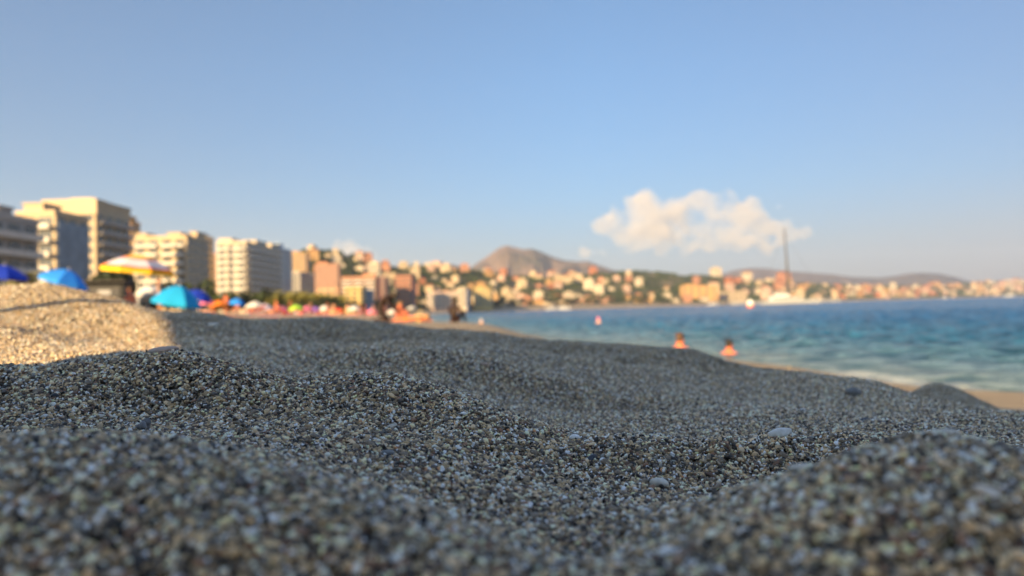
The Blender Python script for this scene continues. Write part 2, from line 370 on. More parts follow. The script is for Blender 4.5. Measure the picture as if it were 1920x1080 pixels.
def scatter(name, X, Y, coll, ncl):
    e = .0025
    Z = ground_z(X, Y); Zx = ground_z(X + e, Y); Zy = ground_z(X, Y + e)
    nx, ny = -(Zx - Z) / e, -(Zy - Z) / e; L = np.sqrt(nx**2 + ny**2 + 1); nx /= L; ny /= L; nz = 1 / L
    # euler (x, y) tipping Z onto the normal after a random spin: R = Rz(0) Ry(b) Rx(a) with spin stored apart
    b = np.arctan2(nx, nz); a = np.arcsin(np.clip(-ny, -1, 1))
    rot = np.stack([a, b, np.zeros_like(a)], 1).astype(np.float32)
    me = bpy.data.meshes.new(name); n = len(X)
    me.vertices.add(n); me.vertices.foreach_set('co', np.stack([X, Y, Z], 1).astype(np.float32).ravel())
    me.attributes.new('tip', 'FLOAT_VECTOR', 'POINT').data.foreach_set('vector', rot.ravel())
    me.attributes.new('spin', 'FLOAT', 'POINT').data.foreach_set('value', rng.uniform(0, 6.283, n).astype(np.float32))
    me.attributes.new('size', 'FLOAT', 'POINT').data.foreach_set('value', rng.uniform(.88, 1.18, n).astype(np.float32))
    me.attributes.new('pick', 'INT', 'POINT').data.foreach_set('value', rng.integers(0, ncl, n).astype(np.int32))
    o = bpy.data.objects.new(name, me); COL.objects.link(o)
    g = bpy.data.node_groups.new(name, 'GeometryNodeTree')
    g.interface.new_socket('Geometry', in_out='INPUT', socket_type='NodeSocketGeometry'); g.interface.new_socket('Geometry', in_out='OUTPUT', socket_type='NodeSocketGeometry')
    N = g.nodes; Lk = g.links; gi = N.new('NodeGroupInput'); go = N.new('NodeGroupOutput')
    ci = N.new('GeometryNodeCollectionInfo'); ci.inputs['Collection'].default_value = coll; ci.inputs['Separate Children'].default_value = True; ci.inputs['Reset Children'].default_value = True
    ip = N.new('GeometryNodeInstanceOnPoints'); ip.inputs['Pick Instance'].default_value = True
    def na(nm, t):
        q = N.new('GeometryNodeInputNamedAttribute'); q.data_type = t; q.inputs[0].default_value = nm; return q.outputs['Attribute']
    er = N.new('FunctionNodeEulerToRotation'); Lk.new(na('tip', 'FLOAT_VECTOR'), er.inputs[0])
    cx = N.new('ShaderNodeCombineXYZ'); Lk.new(na('spin', 'FLOAT'), cx.inputs[2])
    e2 = N.new('FunctionNodeEulerToRotation'); Lk.new(cx.outputs[0], e2.inputs[0])
    rt = N.new('FunctionNodeRotateRotation'); rt.rotation_space = 'LOCAL'
    Lk.new(er.outputs[0], rt.inputs[0]); Lk.new(e2.outputs[0], rt.inputs[1])
    Lk.new(gi.outputs[0], ip.inputs['Points']); Lk.new(ci.outputs[0], ip.inputs['Instance'])
    Lk.new(rt.outputs[0], ip.inputs['Rotation']); Lk.new(na('pick', 'INT'), ip.inputs['Instance Index']); Lk.new(na('size', 'FLOAT'), ip.inputs['Scale'])
    Lk.new(ip.outputs[0], go.inputs[0])
    md = o.modifiers.new('scatter', 'NODES'); md.node_group = g
    o['kind'] = 'stuff'
    return o
X, Y = jitter(.085, 1.35, R(-58), R(58), .0046); scatter('sand_grains', X, Y, colN, NN)
X, Y = jitter(1.33, 6.0, R(-56), R(54), .0175); scatter('coarse_sand', X, Y, colF, NF)
# ------------------------------------------------------------------ far hills
TOE = ([-1.4,-.8,-.4,-.144,0,.23,.42,.6,.74,.9,1.3], [420,430,600,800,1060,1420,2080,3150,4500,5900,8500])
HPX = [-500,0,250,380,430,500,530,560,600,640,680,720,760,820,880,960,1040,1120,1200,1300,1400,1500,1560,1650,1750,1850,1920,2050,2300]
HPY = [590,580,560,530,505,482,475,470,469,473,487,497,500,503,508,521,521,514,511,518,524,533,536,538,536,530,529,532,540]
def hill_xyz(px, v):                     # v 0 at the toe, 1 at the crest
    px = np.asarray(px, float); v = np.asarray(v, float)
    yc = np.interp(px, HPX, HPY); t = (582 - .0282 * (px - 960) - yc) / FPX
    s = (px - 960) / FPX + .0282 * (582 - yc) / FPX * 0 - (.0282 * (560 - 582)) / FPX
    toe = np.interp(s, *TOE); Yc = toe * 1.55
    Y = toe + (Yc - toe) * v; zc = EYE + t * Yc
    prof = np.where(v <= 1, .55 * v + .45 * sm(v, 0, 1), np.maximum(1 - (v - 1) * .8, 0))
    X = s * Y; z = 4.3 + (zc - 4.3) * prof
    n = fbm(X / 160, Y / 160, 4) * (zc * .10) * np.clip(v * 2, 0, 1) * np.clip(1.6 - v, .2, 1) * (1 - .7 * np.exp(-((v - 1) / .15)**2))
    return X, Y, z + n
def hillcol(name, c1, c2, c3, sc):
    m = bpy.data.materials.new(name); m.use_nodes = True; n = m.node_tree.nodes; l = m.node_tree.links; p = n['Principled BSDF']; p.inputs['Roughness'].default_value = .95; p.inputs['Specular IOR Level'].default_value = .1
    g = n.new('ShaderNodeNewGeometry'); z = n.new('ShaderNodeTexNoise'); z.inputs['Scale'].default_value = sc; z.inputs['Detail'].default_value = 8; z.inputs['Roughness'].default_value = .6
    l.new(g.outputs['Position'], z.inputs['Vector']); cr = n.new('ShaderNodeValToRGB'); e = cr.color_ramp.elements
    e[0].position = .38; e[0].color = c1 + (1,); e[1].position = .64; e[1].color = c3 + (1,); q = e.new(.5); q.color = c2 + (1,)
    l.new(z.outputs[0], cr.inputs[0]); l.new(cr.outputs[0], p.inputs['Base Color']); return m
HM = hillcol('hillside_scrub', (.045,.055,.025), (.12,.11,.055), (.26,.19,.11), .012)
PXg, VG = np.meshgrid(np.linspace(-400, 2250, 640), np.concatenate([np.linspace(-.06, 1.15, 90), np.linspace(1.2, 2.3, 16)]))
X, Y, Z = hill_xyz(PXg, VG); Z = np.where(VG < 0, 2.0, Z)
grid_obj('hillside', X, Y, Z, HM)
def mountain(name, sil, d, m, front=.30, back=.3, rough=.10, base=4.0, seed=0):
    px = np.linspace(sil[0][0], sil[-1][0], 420); yc = np.interp(px, [a for a, b in sil], [b for a, b in sil])
    k = np.hanning(7); k /= k.sum(); yc = np.convolve(np.pad(yc, 3, 'edge'), k, 'valid')
    v = np.linspace(-1, 1.0, 130); P_, V2 = np.meshgrid(px, v)
    t = (582 - .0282 * (P_ - 960) - np.tile(yc, (len(v), 1))) / FPX; s = (P_ - 960) / FPX
    Yd = d * (1 + np.where(V2 < 0, V2 * front, V2 * back)); X_ = s * Yd; zc = EYE + t * d
    a = np.abs(V2); f = np.clip(1 - a, 0, 1)**1.1
    rg = 1 - np.abs(fbm(X_ / (d * .045) + seed, Yd / (d * .12), 5)) * 2.2
    z = base + (zc - base) * f * (1 + rough * 4 * (rg - .55) * sm(a, .02, .35))
    return grid_obj(name, X_, Yd, z, m)
RK = hillcol('mountain_rock', (.07,.065,.045), (.14,.10,.075), (.26,.175,.12), .0035)
RD = hillcol('far_range_rock', (.06,.055,.055), (.10,.08,.075), (.16,.115,.10), .002)
mountain('mountain', [(800,556),(840,520),(880,504),(900,490),(920,477),(938,464),(952,459),(968,463),(984,467),(1000,465),(1018,472),(1040,482),(1062,488),(1085,490),(1105,489),(1125,497),(1150,506),(1190,511),(1260,514),(1320,520),(1400,530),(1460,545),(1500,556)], 5600, RK, seed=3.3)
mountain('distant_hills', [(560,560),(640,530),(720,510),(770,499),(800,493),(825,491),(850,495),(880,503),(930,515),(990,545)], 8200, RD, seed=8)
mountain('distant_hills', [(1240,560),(1300,530),(1350,514),(1380,506),(1410,502),(1440,503),(1480,508),(1520,511),(1560,514),(1600,519),(1650,521),(1680,517),(1700,513),(1730,511),(1760,513),(1790,519),(1820,528),(1870,536),(1920,542),(1990,556)], 8000, RD, seed=5)

# ------------------------------------------------------------------ foliage
LEAF = mat('leaves', (.055,.075,.025), rough=.8, var=.5, scale=1.5)
LEAFD = mat('dark_leaves', (.030,.042,.022), rough=.8, var=.5, scale=1.5)
LEAFY = mat('palm_leaves', (.26,.24,.06), rough=.7, var=.4, scale=1.5)
BARK = mat('bark', (.13,.095,.065), rough=.9, var=.3, scale=6, bump=.5)
def crown_mesh(seed, n=700, r=(1,1,.8), leaf=.13, lobes=7):
    g = np.random.default_rng(seed); V = []; F = []
    lc = g.normal(0, .45, (lobes, 3)) * np.array(r); lr = g.uniform(.35, .6, lobes)
    for k in range(n):
        i = g.integers(lobes); d = g.normal(0, 1, 3); d /= np.linalg.norm(d)
        p = lc[i] + d * lr[i] * g.uniform(.65, 1.08) * np.array([1, 1, .85])
        a = g.normal(0, 1, 3); a /= np.linalg.norm(a); b_ = np.cross(a, g.normal(0, 1, 3)); b_ /= np.linalg.norm(b_)
        s = leaf * g.uniform(.6, 1.4); b = len(V)
        V += [p - a * s, p - b_ * s * .6, p + a * s, p + b_ * s * .6]; F.append((b, b + 1, b + 2, b + 3))
    return pymesh('crown', V, F)
CROWNS = [crown_mesh(k) for k in range(4)]; FARCROWNS = [crown_mesh(20 + k, 260, leaf=.2) for k in range(4)]
def trunk_mesh():
    m = MB(); m.tube([(0,0,0),(.02,.01,.5),(0,.02,1)], [.07,.05,.035]); 
    for a in (0, 2.1, 4.2): m.tube([(0,.01,.7),(.25*math.cos(a),.25*math.sin(a),1.1)], [.03,.012], 5)
    return m.mesh('trunk')
TR = trunk_mesh()
def tree(loc, h, wd, label, group=None, lm=None, far=False, k=0):
    r = empty('tree', loc, random.uniform(0, 6), label, 'tree', group)
    t = link('trunk', TR, BARK, r); t.scale = (h * .5, h * .5, h * .5)
    c = bpy.data.objects.new('crown', (FARCROWNS if far else CROWNS)[k % 4]); COL.objects.link(c); c.parent = r
    if not c.data.materials: c.data.materials.append(LEAF)
    c.material_slots[0].link = 'OBJECT'; c.material_slots[0].material = lm or LEAF
    c.location = (0, 0, h * .62); c.scale = (wd * .55, wd * .55, h * .42)
    return r
def frond_mesh():
    V = []; F = []; n = 12
    for i in range(n):
        t = i / (n - 1); x = t * 1.0; z = .35 * math.sin(t * 2.1) - .75 * t**2.2; w_ = .22 * math.sin(math.pi * (.12 + .86 * t))
        for sgn in (-1, 1):
            b = len(V); V += [(x, 0, z), (x + .07, 0, z - .004), (x + .13, sgn * w_, z - .09), (x + .06, sgn * w_, z - .085)]; F.append((b, b+1, b+2, b+3))
    return V, F
def palm_parts():
    m = MB(); m.tube([(0,0,0),(.03,0,.3),(.02,.02,.65),(0,0,1)], [.045,.034,.03,.035], 8); tm = m.mesh('trunk')
    V, F = frond_mesh(); c = MB(); g = random.Random(4)
    for k in range(60):
        a = k * 2.4; el = R(g.uniform(-35, 70)); M_ = Matrix.Rotation(a, 3, 'Z') @ Matrix.Rotation(-el, 3, 'Y'); s = g.uniform(.85, 1.1)
        c.add([M_ @ (Vector(v) * s) for v in V], F)
    return tm, c.mesh('fronds')
PT, PFM = palm_parts()
def palm(loc, h, sp, label, group=None):
    r = empty('palm_tree', loc, random.uniform(0, 6), label, 'palm tree', group)
    t = link('trunk', PT, BARK, r); t.scale = (h, h, h)
    f = link('fronds', PFM, LEAFY, r); f.location = (0, 0, h); f.scale = (sp, sp, sp)
    return r

# ------------------------------------------------------------------ buildings
GLASS = mat('window_glass', (.05,.06,.07), rough=.15, var=.3, scale=.4, spec=.6)
SHUT = mat('window_shutter', (.45,.40,.33), rough=.6, var=.2, scale=.5)
CREAM = mat('cream_render', (.52,.41,.27), var=.06, scale=.15); WHITE = mat('white_render', (.55,.47,.36), var=.06, scale=.15)
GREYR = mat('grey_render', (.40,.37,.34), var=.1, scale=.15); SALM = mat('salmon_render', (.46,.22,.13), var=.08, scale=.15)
OCHRE = mat('ochre_render', (.48,.29,.12), var=.08, scale=.15); TERRA = mat('terracotta_render', (.40,.15,.075), var=.1, scale=.15)
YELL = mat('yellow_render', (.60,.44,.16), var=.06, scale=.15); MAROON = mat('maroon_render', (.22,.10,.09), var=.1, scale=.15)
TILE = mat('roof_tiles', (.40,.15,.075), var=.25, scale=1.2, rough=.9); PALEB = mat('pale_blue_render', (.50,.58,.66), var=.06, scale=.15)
BLUEP = mat('blue_panel', (.10,.22,.38), var=.1, scale=.2); DARKR = mat('dark_roof', (.07,.065,.06), var=.2, scale=.5)
RAIL = mat('balcony_rail', (.55,.52,.47), rough=.5, var=.08, scale=.5); BLUEG = mat('blue_grey_glazing', (.16,.21,.27), rough=.35, var=.35, scale=.25)
def window_me(w_, h_):
    m = MB(); m.box(-w_/2, w_/2, -.10, .05, -h_/2, h_/2, 0)
    f = .12; m.box(-w_/2-f, w_/2+f, -.16, .04, h_/2, h_/2+f, 1); m.box(-w_/2-f, w_/2+f, -.26, .04, -h_/2-f, -h_/2, 1)
    m.box(-w_/2-f, -w_/2, -.16, .04, -h_/2, h_/2, 1); m.box(w_/2, w_/2+f, -.16, .04, -h_/2, h_/2, 1); m.box(-.05, .05, -.14, -.101, -h_/2, h_/2, 1)
    return m.mesh('window')
WIN = window_me(1.7, 1.5); WINW = window_me(2.6, 1.9)
def block(label, px0, px1, pside, ytop, Y0, wall, fl=3.15, balc='none', boxes=(), frieze=False, zb=2.0, side_wall=None, group=None, bay=4.6, name='apartment_building', trim=None, onhill=False):
    a = at(px0, ytop, Y0); b = at(px1, ytop, Y0); X0, X1, zt = a.x, b.x, b.z
    rs = ray(pside, 520); Y1 = max(Y0 + 8, X1 / (rs.x / rs.y)) if pside else Y0 + 14
    cx, cy = (X0 + X1) / 2, (Y0 + Y1) / 2; hw, hd = (X1 - X0) / 2, (Y1 - Y0) / 2; H = zt - zb
    if onhill:
        toe_ = float(np.interp(X0 / Y0, *TOE)); v_ = (Y0 - toe_) / (.55 * toe_); zb = float(hill_xyz(960 + FPX * X0 / Y0, v_)[2]) - 6; H = zt - zb
    r = empty(name, (cx, cy, zb), 0, label, 'building', group)
    m = MB(); m.box(-hw, hw, -hd, hd, 0, H); m.box(-hw-.003, hw+.003, -hd-.25, -hd+.2, H, H + 1.0); m.box(hw-.2, hw+.25, -hd+.2, hd, H, H + 1.0); m.box(-hw-.25, -hw+.2, -hd+.2, hd, H, H+1.0)
    m.obj('wall', wall, r)
    nf = int((H - 2.5) / fl); z0 = H - nf * fl + (0 if not frieze else -fl * .9)
    if frieze: nf -= 0
    nbx = max(1, round(2 * hw / bay)); nby = max(1, round(2 * hd / bay))
    while nf * (nbx + nby) > 92: 
        if nbx >= nby and nbx > 2: nbx -= 1
        elif nby > 1: nby -= 1
        else: break
    for f in range(nf):
        z = z0 + f * fl + fl * .5
        for i in range(nbx):
            x = -hw + (i + .5) * 2 * hw / nbx; o = link('window', WINW, [GLASS, SHUT], r); o.location = (x, -hd, z); o.scale = (min(1.5, 2*hw/nbx/4.6*1.1), 1, 1)
        for i in range(nby):
            y = -hd + (i + .5) * 2 * hd / nby; o = link('window', WINW, [GLASS, SHUT], r); o.location = (hw, y, z); o.rotation_euler = (0, 0, R(90)); o.scale = (min(1.8, 2*hd/nby/4.6), 1, 1)
        if balc != 'none' and f > 0:
            m = MB(); zz = z0 + f * fl
            if balc in ('front', 'both'):
                for i in range(max(1, nbx // 2 + nbx % 2)):
                    w_ = 2 * hw / max(1, nbx // 2 + nbx % 2); x = -hw + (i + .5) * w_
                    m.box(x - w_ * .42, x + w_ * .42, -hd - 1.5, -hd - .005, zz - .12, zz + .08); m.box(x - w_ * .42, x + w_ * .42, -hd - 1.52, -hd - 1.42, zz + .081, zz + 1.05)
            if balc in ('side', 'both'):
                m.box(hw + .005, hw + 1.5, -hd + .6, hd - .6, zz - .12, zz + .08); m.box(hw + 1.42, hw + 1.52, -hd + .6, hd - .6, zz + .081, zz + 1.0)
            m.obj('balcony', trim or RAIL, r)
    if frieze: m = MB(); m.box(-hw - .6, hw + .6, -hd - .6, -hd - .01, H - 3.5, H + 1.2); m.obj('cornice', wall, r)
    for (bx0, bx1, by0, by1, bh) in boxes:     # fractions of the roof
        m = MB(); m.box(-hw + bx0*2*hw, -hw + bx1*2*hw, -hd + by0*2*hd, -hd + by1*2*hd, H + .02, H + bh); m.box(-hw + bx0*2*hw - .3, -hw + bx1*2*hw + .3, -hd + by0*2*hd - .3, -hd + by1*2*hd + .3, H + bh, H + bh + .35)
        m.obj('stair_tower', wall, r)
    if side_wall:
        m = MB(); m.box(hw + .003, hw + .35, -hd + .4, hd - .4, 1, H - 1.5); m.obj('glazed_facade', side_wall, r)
    return r
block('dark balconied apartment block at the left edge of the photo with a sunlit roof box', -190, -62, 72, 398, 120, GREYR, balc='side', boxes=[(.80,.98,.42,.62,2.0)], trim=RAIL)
block('cream apartment block with blue-grey glazed side, in front of the tallest tower', 30, 104, 167, 402, 165, CREAM, balc='front', boxes=[(.1,.6,.1,.6,2.6)], side_wall=BLUEG)
block('tallest cream tower with a blank band along its top and a shaded right side', 84, 179, 246, 380, 215, CREAM, frieze=True, balc='side', boxes=[(.3,.7,.3,.7,2.2)], trim=GREYR)
block('narrow cream stair block just showing behind the right edge of the tallest tower', 225, 246, 249, 418, 330, OCHRE, boxes=[(.1,.8,.1,.8,3)])
b6 = block('cream block of vertical bays behind the yellow striped parasol', 250, 350, 392, 446, 262, CREAM, balc='front', boxes=[(.0,.2,.1,.5,2),(.55,.8,.2,.6,2.2),(.85,.98,.5,.95,3)])
block('narrow sunlit block with a tall flat top behind the block of vertical bays', 362, 388, 392, 447, 345, CREAM, boxes=[(.2,.8,.2,.8,1.5)])
block('small pink building in the gap between two apartment blocks', 388, 408, 414, 478, 430, SALM)
block('rounded white apartment block with long balcony lines on its shaded side', 406, 461, 528, 456, 330, WHITE, balc='both', boxes=[(.0,.45,.05,.3,2.4),(.5,.95,.3,.6,2.6),(.5,1,.7,.95,3)], fl=3.0)
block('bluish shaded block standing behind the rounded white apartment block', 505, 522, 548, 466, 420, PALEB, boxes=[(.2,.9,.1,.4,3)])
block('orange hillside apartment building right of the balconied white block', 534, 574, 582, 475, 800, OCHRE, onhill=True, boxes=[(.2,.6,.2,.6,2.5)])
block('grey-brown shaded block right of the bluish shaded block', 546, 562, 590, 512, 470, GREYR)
block('small peach building low on the near hillside, left of the broad terracotta one', 596, 634, 640, 543, 540, mat('peach_render', (.60,.36,.20), var=.06, scale=.15))
block('salmon terraced building with stepped top on the near hillside', 590, 634, 640, 496, 790, SALM, onhill=True, boxes=[(.1,.5,.2,.6,3)])
block('broad terracotta apartment building above the yellow facade', 640, 704, 712, 520, 560, SALM, boxes=[(.6,.95,.2,.6,3)], balc='front')
block('yellow low building below the terracotta apartment building', 646, 684, 686, 541, 500, YELL)
block('low building with a blue panelled front beside the yellow facade', 685, 697, 699, 546, 490, BLUEP)
block('white narrow tower above the terracotta building on the slope', 690, 711, 716, 494, 760, WHITE, boxes=[(.2,.8,.2,.8,2.5)])
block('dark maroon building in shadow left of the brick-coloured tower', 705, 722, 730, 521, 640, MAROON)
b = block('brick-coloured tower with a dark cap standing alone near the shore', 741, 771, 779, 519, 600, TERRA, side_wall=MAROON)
m = MB(); m.box(-7.5, 7.5, -6, 6, 30.3, 32.2); m.box(-4, 3, -3, 3, 32.2, 33.4); cap_ = m.obj('roof_cap', DARKR, b)
WH_ = [c_ for c_ in b.children if c_.name.startswith('wall')][0]; bb_ = max(v_.co.z for v_ in WH_.data.vertices); hx_ = max(v_.co.x for v_ in WH_.data.vertices); hy_ = max(v_.co.y for v_ in WH_.data.vertices)
for v_ in cap_.data.vertices: v_.co.x *= hx_ / 7.0; v_.co.y *= hy_ / 6.0; v_.co.z += bb_ - 30.3 + .004
block('long pale pink building behind the palms at the centre of the bay', 800, 862, 864, 547, 860, mat('pink_render', (.56,.40,.33), var=.06, scale=.15), balc='front')
block('slim white tower with a pale blue side at the centre of the bay', 862, 874, 883, 540, 850, WHITE, side_wall=PALEB)
block('bright yellow building right of the slim white tower', 888, 920, 924, 541, 900, YELL, boxes=[(.1,.5,.2,.7,2.5)])
block('wide sand-coloured building by the shore behind the mast', 1276, 1346, 1350, 535, 1600, OCHRE, boxes=[(.1,.4,.2,.6,4)])
block('low white building row at the water just left of the large yacht', 1350, 1400, 1404, 546, 1660, CREAM)
block('coral-roofed long low building on the far shore', 1076, 1112, 1114, 560, 1250, SALM)
block('second coral-coloured low building on the far shore, beside the long one', 1118, 1150, 1152, 558, 1300, SALM)

# houses all over the far slope
def house_mesh(k):
    g = random.Random(k); m = MB(); w_ = 1; d = g.uniform(.7, 1); h = g.uniform(.55, 1.05)
    m.box(-.5, .5, -d/2, d/2, -.35, h)
    if g.random() < .5: m.box(-.5, g.uniform(-.1, .1), -d/2 - .18, -d/2, -.35, h * .55)
    nw = g.randint(3, 5); nf = max(1, round(h / .3))
    for f in range(nf):
        for i in range(nw):
            x = -.5 + (i + .5) / nw; z = (f + .5) * h / nf; m.box(x - .055, x + .055, -d/2 - .012 - (.18 if False else 0), -d/2 + .01, z - .07, z + .07, 1)
        for i in range(3):
            y = -d/2 + (i + .5) * d / 3; z = (f + .5) * h / nf; m.box(.49, .512, y - .06, y + .06, z - .07, z + .07, 1)
    return m.mesh('wall'), d, h
def roof_mesh(d, h, kind):
    m = MB(); e = .06
    if kind == 0:
        V = [(-.5-e,-d/2-e,h),(.5+e,-d/2-e,h),(.5+e,d/2+e,h),(-.5-e,d/2+e,h),(-.2,0,h+.2),(.2,0,h+.2)]
        m.add(V, [(3,2,1,0),(0,1,5,4),(1,2,5),(2,3,4,5),(3,0,4)])
    else:
        m.box(-.5-e/2, .5+e/2, -d/2-e/2, d/2+e/2, h, h + .05); m.box(-.15, .15, -.15, .15, h+.051, h+.2)
    return m.mesh('roof')
HMS = []
for k in range(8):
    wm, d, h = house_mesh(k); HMS.append((wm, roof_mesh(d, h, 0), roof_mesh(d, h, 1)))
HC = [('cream', CREAM, 5), ('white', WHITE, 4), ('salmon', SALM, 2.5), ('ochre', OCHRE, 2.5), ('pink', M('rose_render', (.54,.37,.29), var=.06, scale=.15), 2), ('terracotta', TERRA, 1)]
def area(px):
    return ('on the slope behind the apartment blocks' if px < 800 else 'on the slope below the mountain' if px < 1180 else 'on the slope between mountain and mast' if px < 1500 else 'in the far town right of the mast')
g = random.Random(11); placed = []
def house(px, v, wpx):
    X_, Y_, Z_ = [float(q) for q in hill_xyz(px, v)]
    wm_ = wpx * Y_ / FPX
    c = g.choices(HC, [q[2] for q in HC])[0]; k = g.randrange(8); flat = g.random() < .55
    col_, ar = c[0], area(px)
    lab = ('%s %s house %s' % (col_, 'flat-topped' if flat else 'tile-roofed', ar))
    r = empty('hillside_house', (X_, Y_, Z_), g.uniform(-.35, .35), lab, 'house', 'small %s %s houses %s' % (col_, 'flat-topped' if flat else 'tile-roofed', ar))
    r.scale = (wm_,) * 3
    o = bpy.data.objects.new('wall', HMS[k][0]); COL.objects.link(o); o.parent = r
    if not o.data.materials: o.data.materials.append(CREAM); o.data.materials.append(GLASS)
    o.material_slots[0].link = 'OBJECT'; o.material_slots[0].material = c[1]
    q = bpy.data.objects.new('roof', HMS[k][2 if flat else 1]); COL.objects.link(q); q.parent = r
    if not q.data.materials: q.data.materials.append(TILE)
    q.material_slots[0].link = 'OBJECT'; q.material_slots[0].material = (c[1] if flat else TILE)
def spot(px, v, dmin):
    yp = 570 - v * 60
    for (a, b_) in placed:
        if abs(a - px) < dmin and abs(b_ - yp) < dmin * .6: return False
    placed.append((px, yp)); return True
n = 0; tries = 0
while n < 285 and tries < 30000:
    tries += 1; px = g.uniform(545, 1915); px = px if g.random() < .5 else (g.uniform(680, 1180) if g.random() < .5 else g.uniform(1450, 1915))
    v = g.random()**1.5 * .95 + .02
    if px > 1480: v = g.random()**1.2 * .8 + .02
    if px < 740: v = g.uniform(.35, .97)
    if 1190 < px < 1290 and v > .5: continue
    wp = g.uniform(9, 19) if px < 1500 else g.uniform(5, 11)
    if not spot(px, v, wp * .84): continue
    house(px, v, wp); n += 1
# woodland on the slopes: far too many trees to count, one mass
V = []; F = []
gg = np.random.default_rng(5)
pxs = gg.uniform(420, 1950, 9000); vs = gg.uniform(-.02, 1.0, 9000)
dens = fbm(pxs / 45, vs * 4, 3); kq = dens > -.1; pxs = pxs[kq]; vs = vs[kq]
TX, TY, TZ = hill_xyz(pxs, vs)
for x, y, z in zip(TX, TY, TZ):
    r_ = gg.uniform(3, 6.5) * (y / 1500)**.6
    for q in range(16):
        dd = gg.normal(0, 1, 3); dd /= np.linalg.norm(dd); dd[2] = abs(dd[2]); p = np.array([x, y, z]) + dd * r_ * np.array([1, 1, .9]); s = r_ * .42
        a = gg.normal(0, 1, 3); a /= np.linalg.norm(a); b_ = np.cross(a, dd); b_ /= (np.linalg.norm(b_) + 1e-6); b0 = len(V)
        V += [p - a * s, p - b_ * s * .7, p + a * s, p + b_ * s * .7]; F.append((b0, b0+1, b0+2, b0+3))
wd = link('woodland', pymesh('woodland', V, F), LEAF); tag(wd, kind='stuff')
# trees along the far promenade
def land_at(px, Y): 
    p = at(px, 570, Y); return (p.x, Y, gz(p.x, Y))
secs = [(385, 480, 7, 150, 'dark bushy tree at the foot of the white balconied block', 4.6), (250, 380, 7, 190, 'bushy green tree behind the crowded beach at the left', 8), (600, 800, 16, 520, 'dark green tree along the promenade below the terracotta buildings', 10),
        (800, 1000, 14, 860, 'green tree along the promenade at the centre of the bay', 12), (1010, 1260, 12, 1080, 'green tree beside the far sandy shore', 15)]
for (a, b_, nn, Y_, lab, hh) in secs:
    for i in range(nn):
        px = a + (b_ - a) * (i + g.uniform(.1, .9)) / nn; s = (px - 960) / FPX
        yy = max(Y_ * g.uniform(.95, 1.05), np.interp(s, *TOE) * .985) if px > 700 else Y_ * g.uniform(.92, 1.08)
        p = land_at(px, yy); tree(p, hh * g.uniform(.75, 1.15), hh * g.uniform(.8, 1.3), lab, lab.replace('tree', 'trees', 1), LEAFD if i % 3 == 0 else LEAF, True, i)
for i, (px, ph, Y_) in enumerate([(498,32,200),(511,36,215),(524,30,205),(536,33,225),(549,31,215),(560,34,235),(572,30,225),(584,32,240),(597,30,235),(609,31,250),(624,28,240),(636,27,260)]):
    p = land_at(px, Y_); h = ph * Y_ / FPX; palm(p, h * .75, h * .62, 'yellow-green palm in the row right of the balconied white block', 'palms in a row behind the beach')
p = land_at(42, 75); palm(p, 2.9, 1.7, 'green palm behind the dark blue parasol at the left edge')
p = land_at(112, 80); palm(p, 3.3, 1.5, 'orange-lit palm above the bright blue tilted parasol')
for (px, Y_, h, wd_, lab) in [(8, 85, 2.8, 4, 'dark tree at the foot of the leftmost apartment block'), (88, 95, 3.2, 3.6, 'dark bush between the green palm and the orange-lit palm'), (208, 62, 4.1, 3.4, 'large dark tree behind the black beach kiosk'), (183, 60, 2.9, 2.2, 'smaller dark bush left of the black beach kiosk'), (236, 63, 2.6, 2.0, 'dark bush right of the black beach kiosk'),
                          (150, 58, 1.9, 3.2, 'low olive bush behind the bright blue tilted parasol'), (612, 210, 5.5, 7.0, 'dark arching tree rising behind the crowded beach'), (60, 90, 3.0, 3.6, 'olive bush beside the green palm at the left edge')]:
    tree(land_at(px, Y_), h, wd_, lab, lm=LEAFD if 'dark' in lab else LEAF, k=int(px))

# ------------------------------------------------------------------ kiosk, parasols, people, boats
def hit(px, py, y0=.12, y1=60):
    d = ray(px, py); ys = np.geomspace(y0, y1, 1400); zs = EYE + ys * d.z / d.y; g_ = ground_z(ys * d.x / d.y, ys)
    k = np.nonzero(zs < g_)[0]
    y = ys[k[0]] if len(k) else y1
    return Vector((y * d.x / d.y, y, EYE + y * d.z / d.y))
BLACK = mat('black_paint', (.02,.02,.022), rough=.6)
p = land_at(207, 50)
k = empty('beach_kiosk', p, R(8), 'black beach kiosk with a small pale notice, below the large dark tree', 'kiosk')
m = MB(); m.box(-1.15,1.15,-.8,.8,0,1.9); m.obj('wall', BLACK, k)
m = MB(); m.box(-1.4,1.4,-1.3,.95,1.9,2.0); m.obj('roof', DARKR, k)
m = MB(); m.box(-.95,.95,-.87,-.80,.9,1.6); m.obj('shutter', mat('kiosk_shutter', (.05,.05,.055), rough=.5), k)
m = MB(); m.box(-.45,.35,-.89,-.871,1.05,1.35); m.obj('notice', M('notice_grey', (.35,.35,.36)), k)
m = MB(); m.box(-1.0,1.0,-1.05,-.80,.78,.84); m.obj('counter', BARK, k)

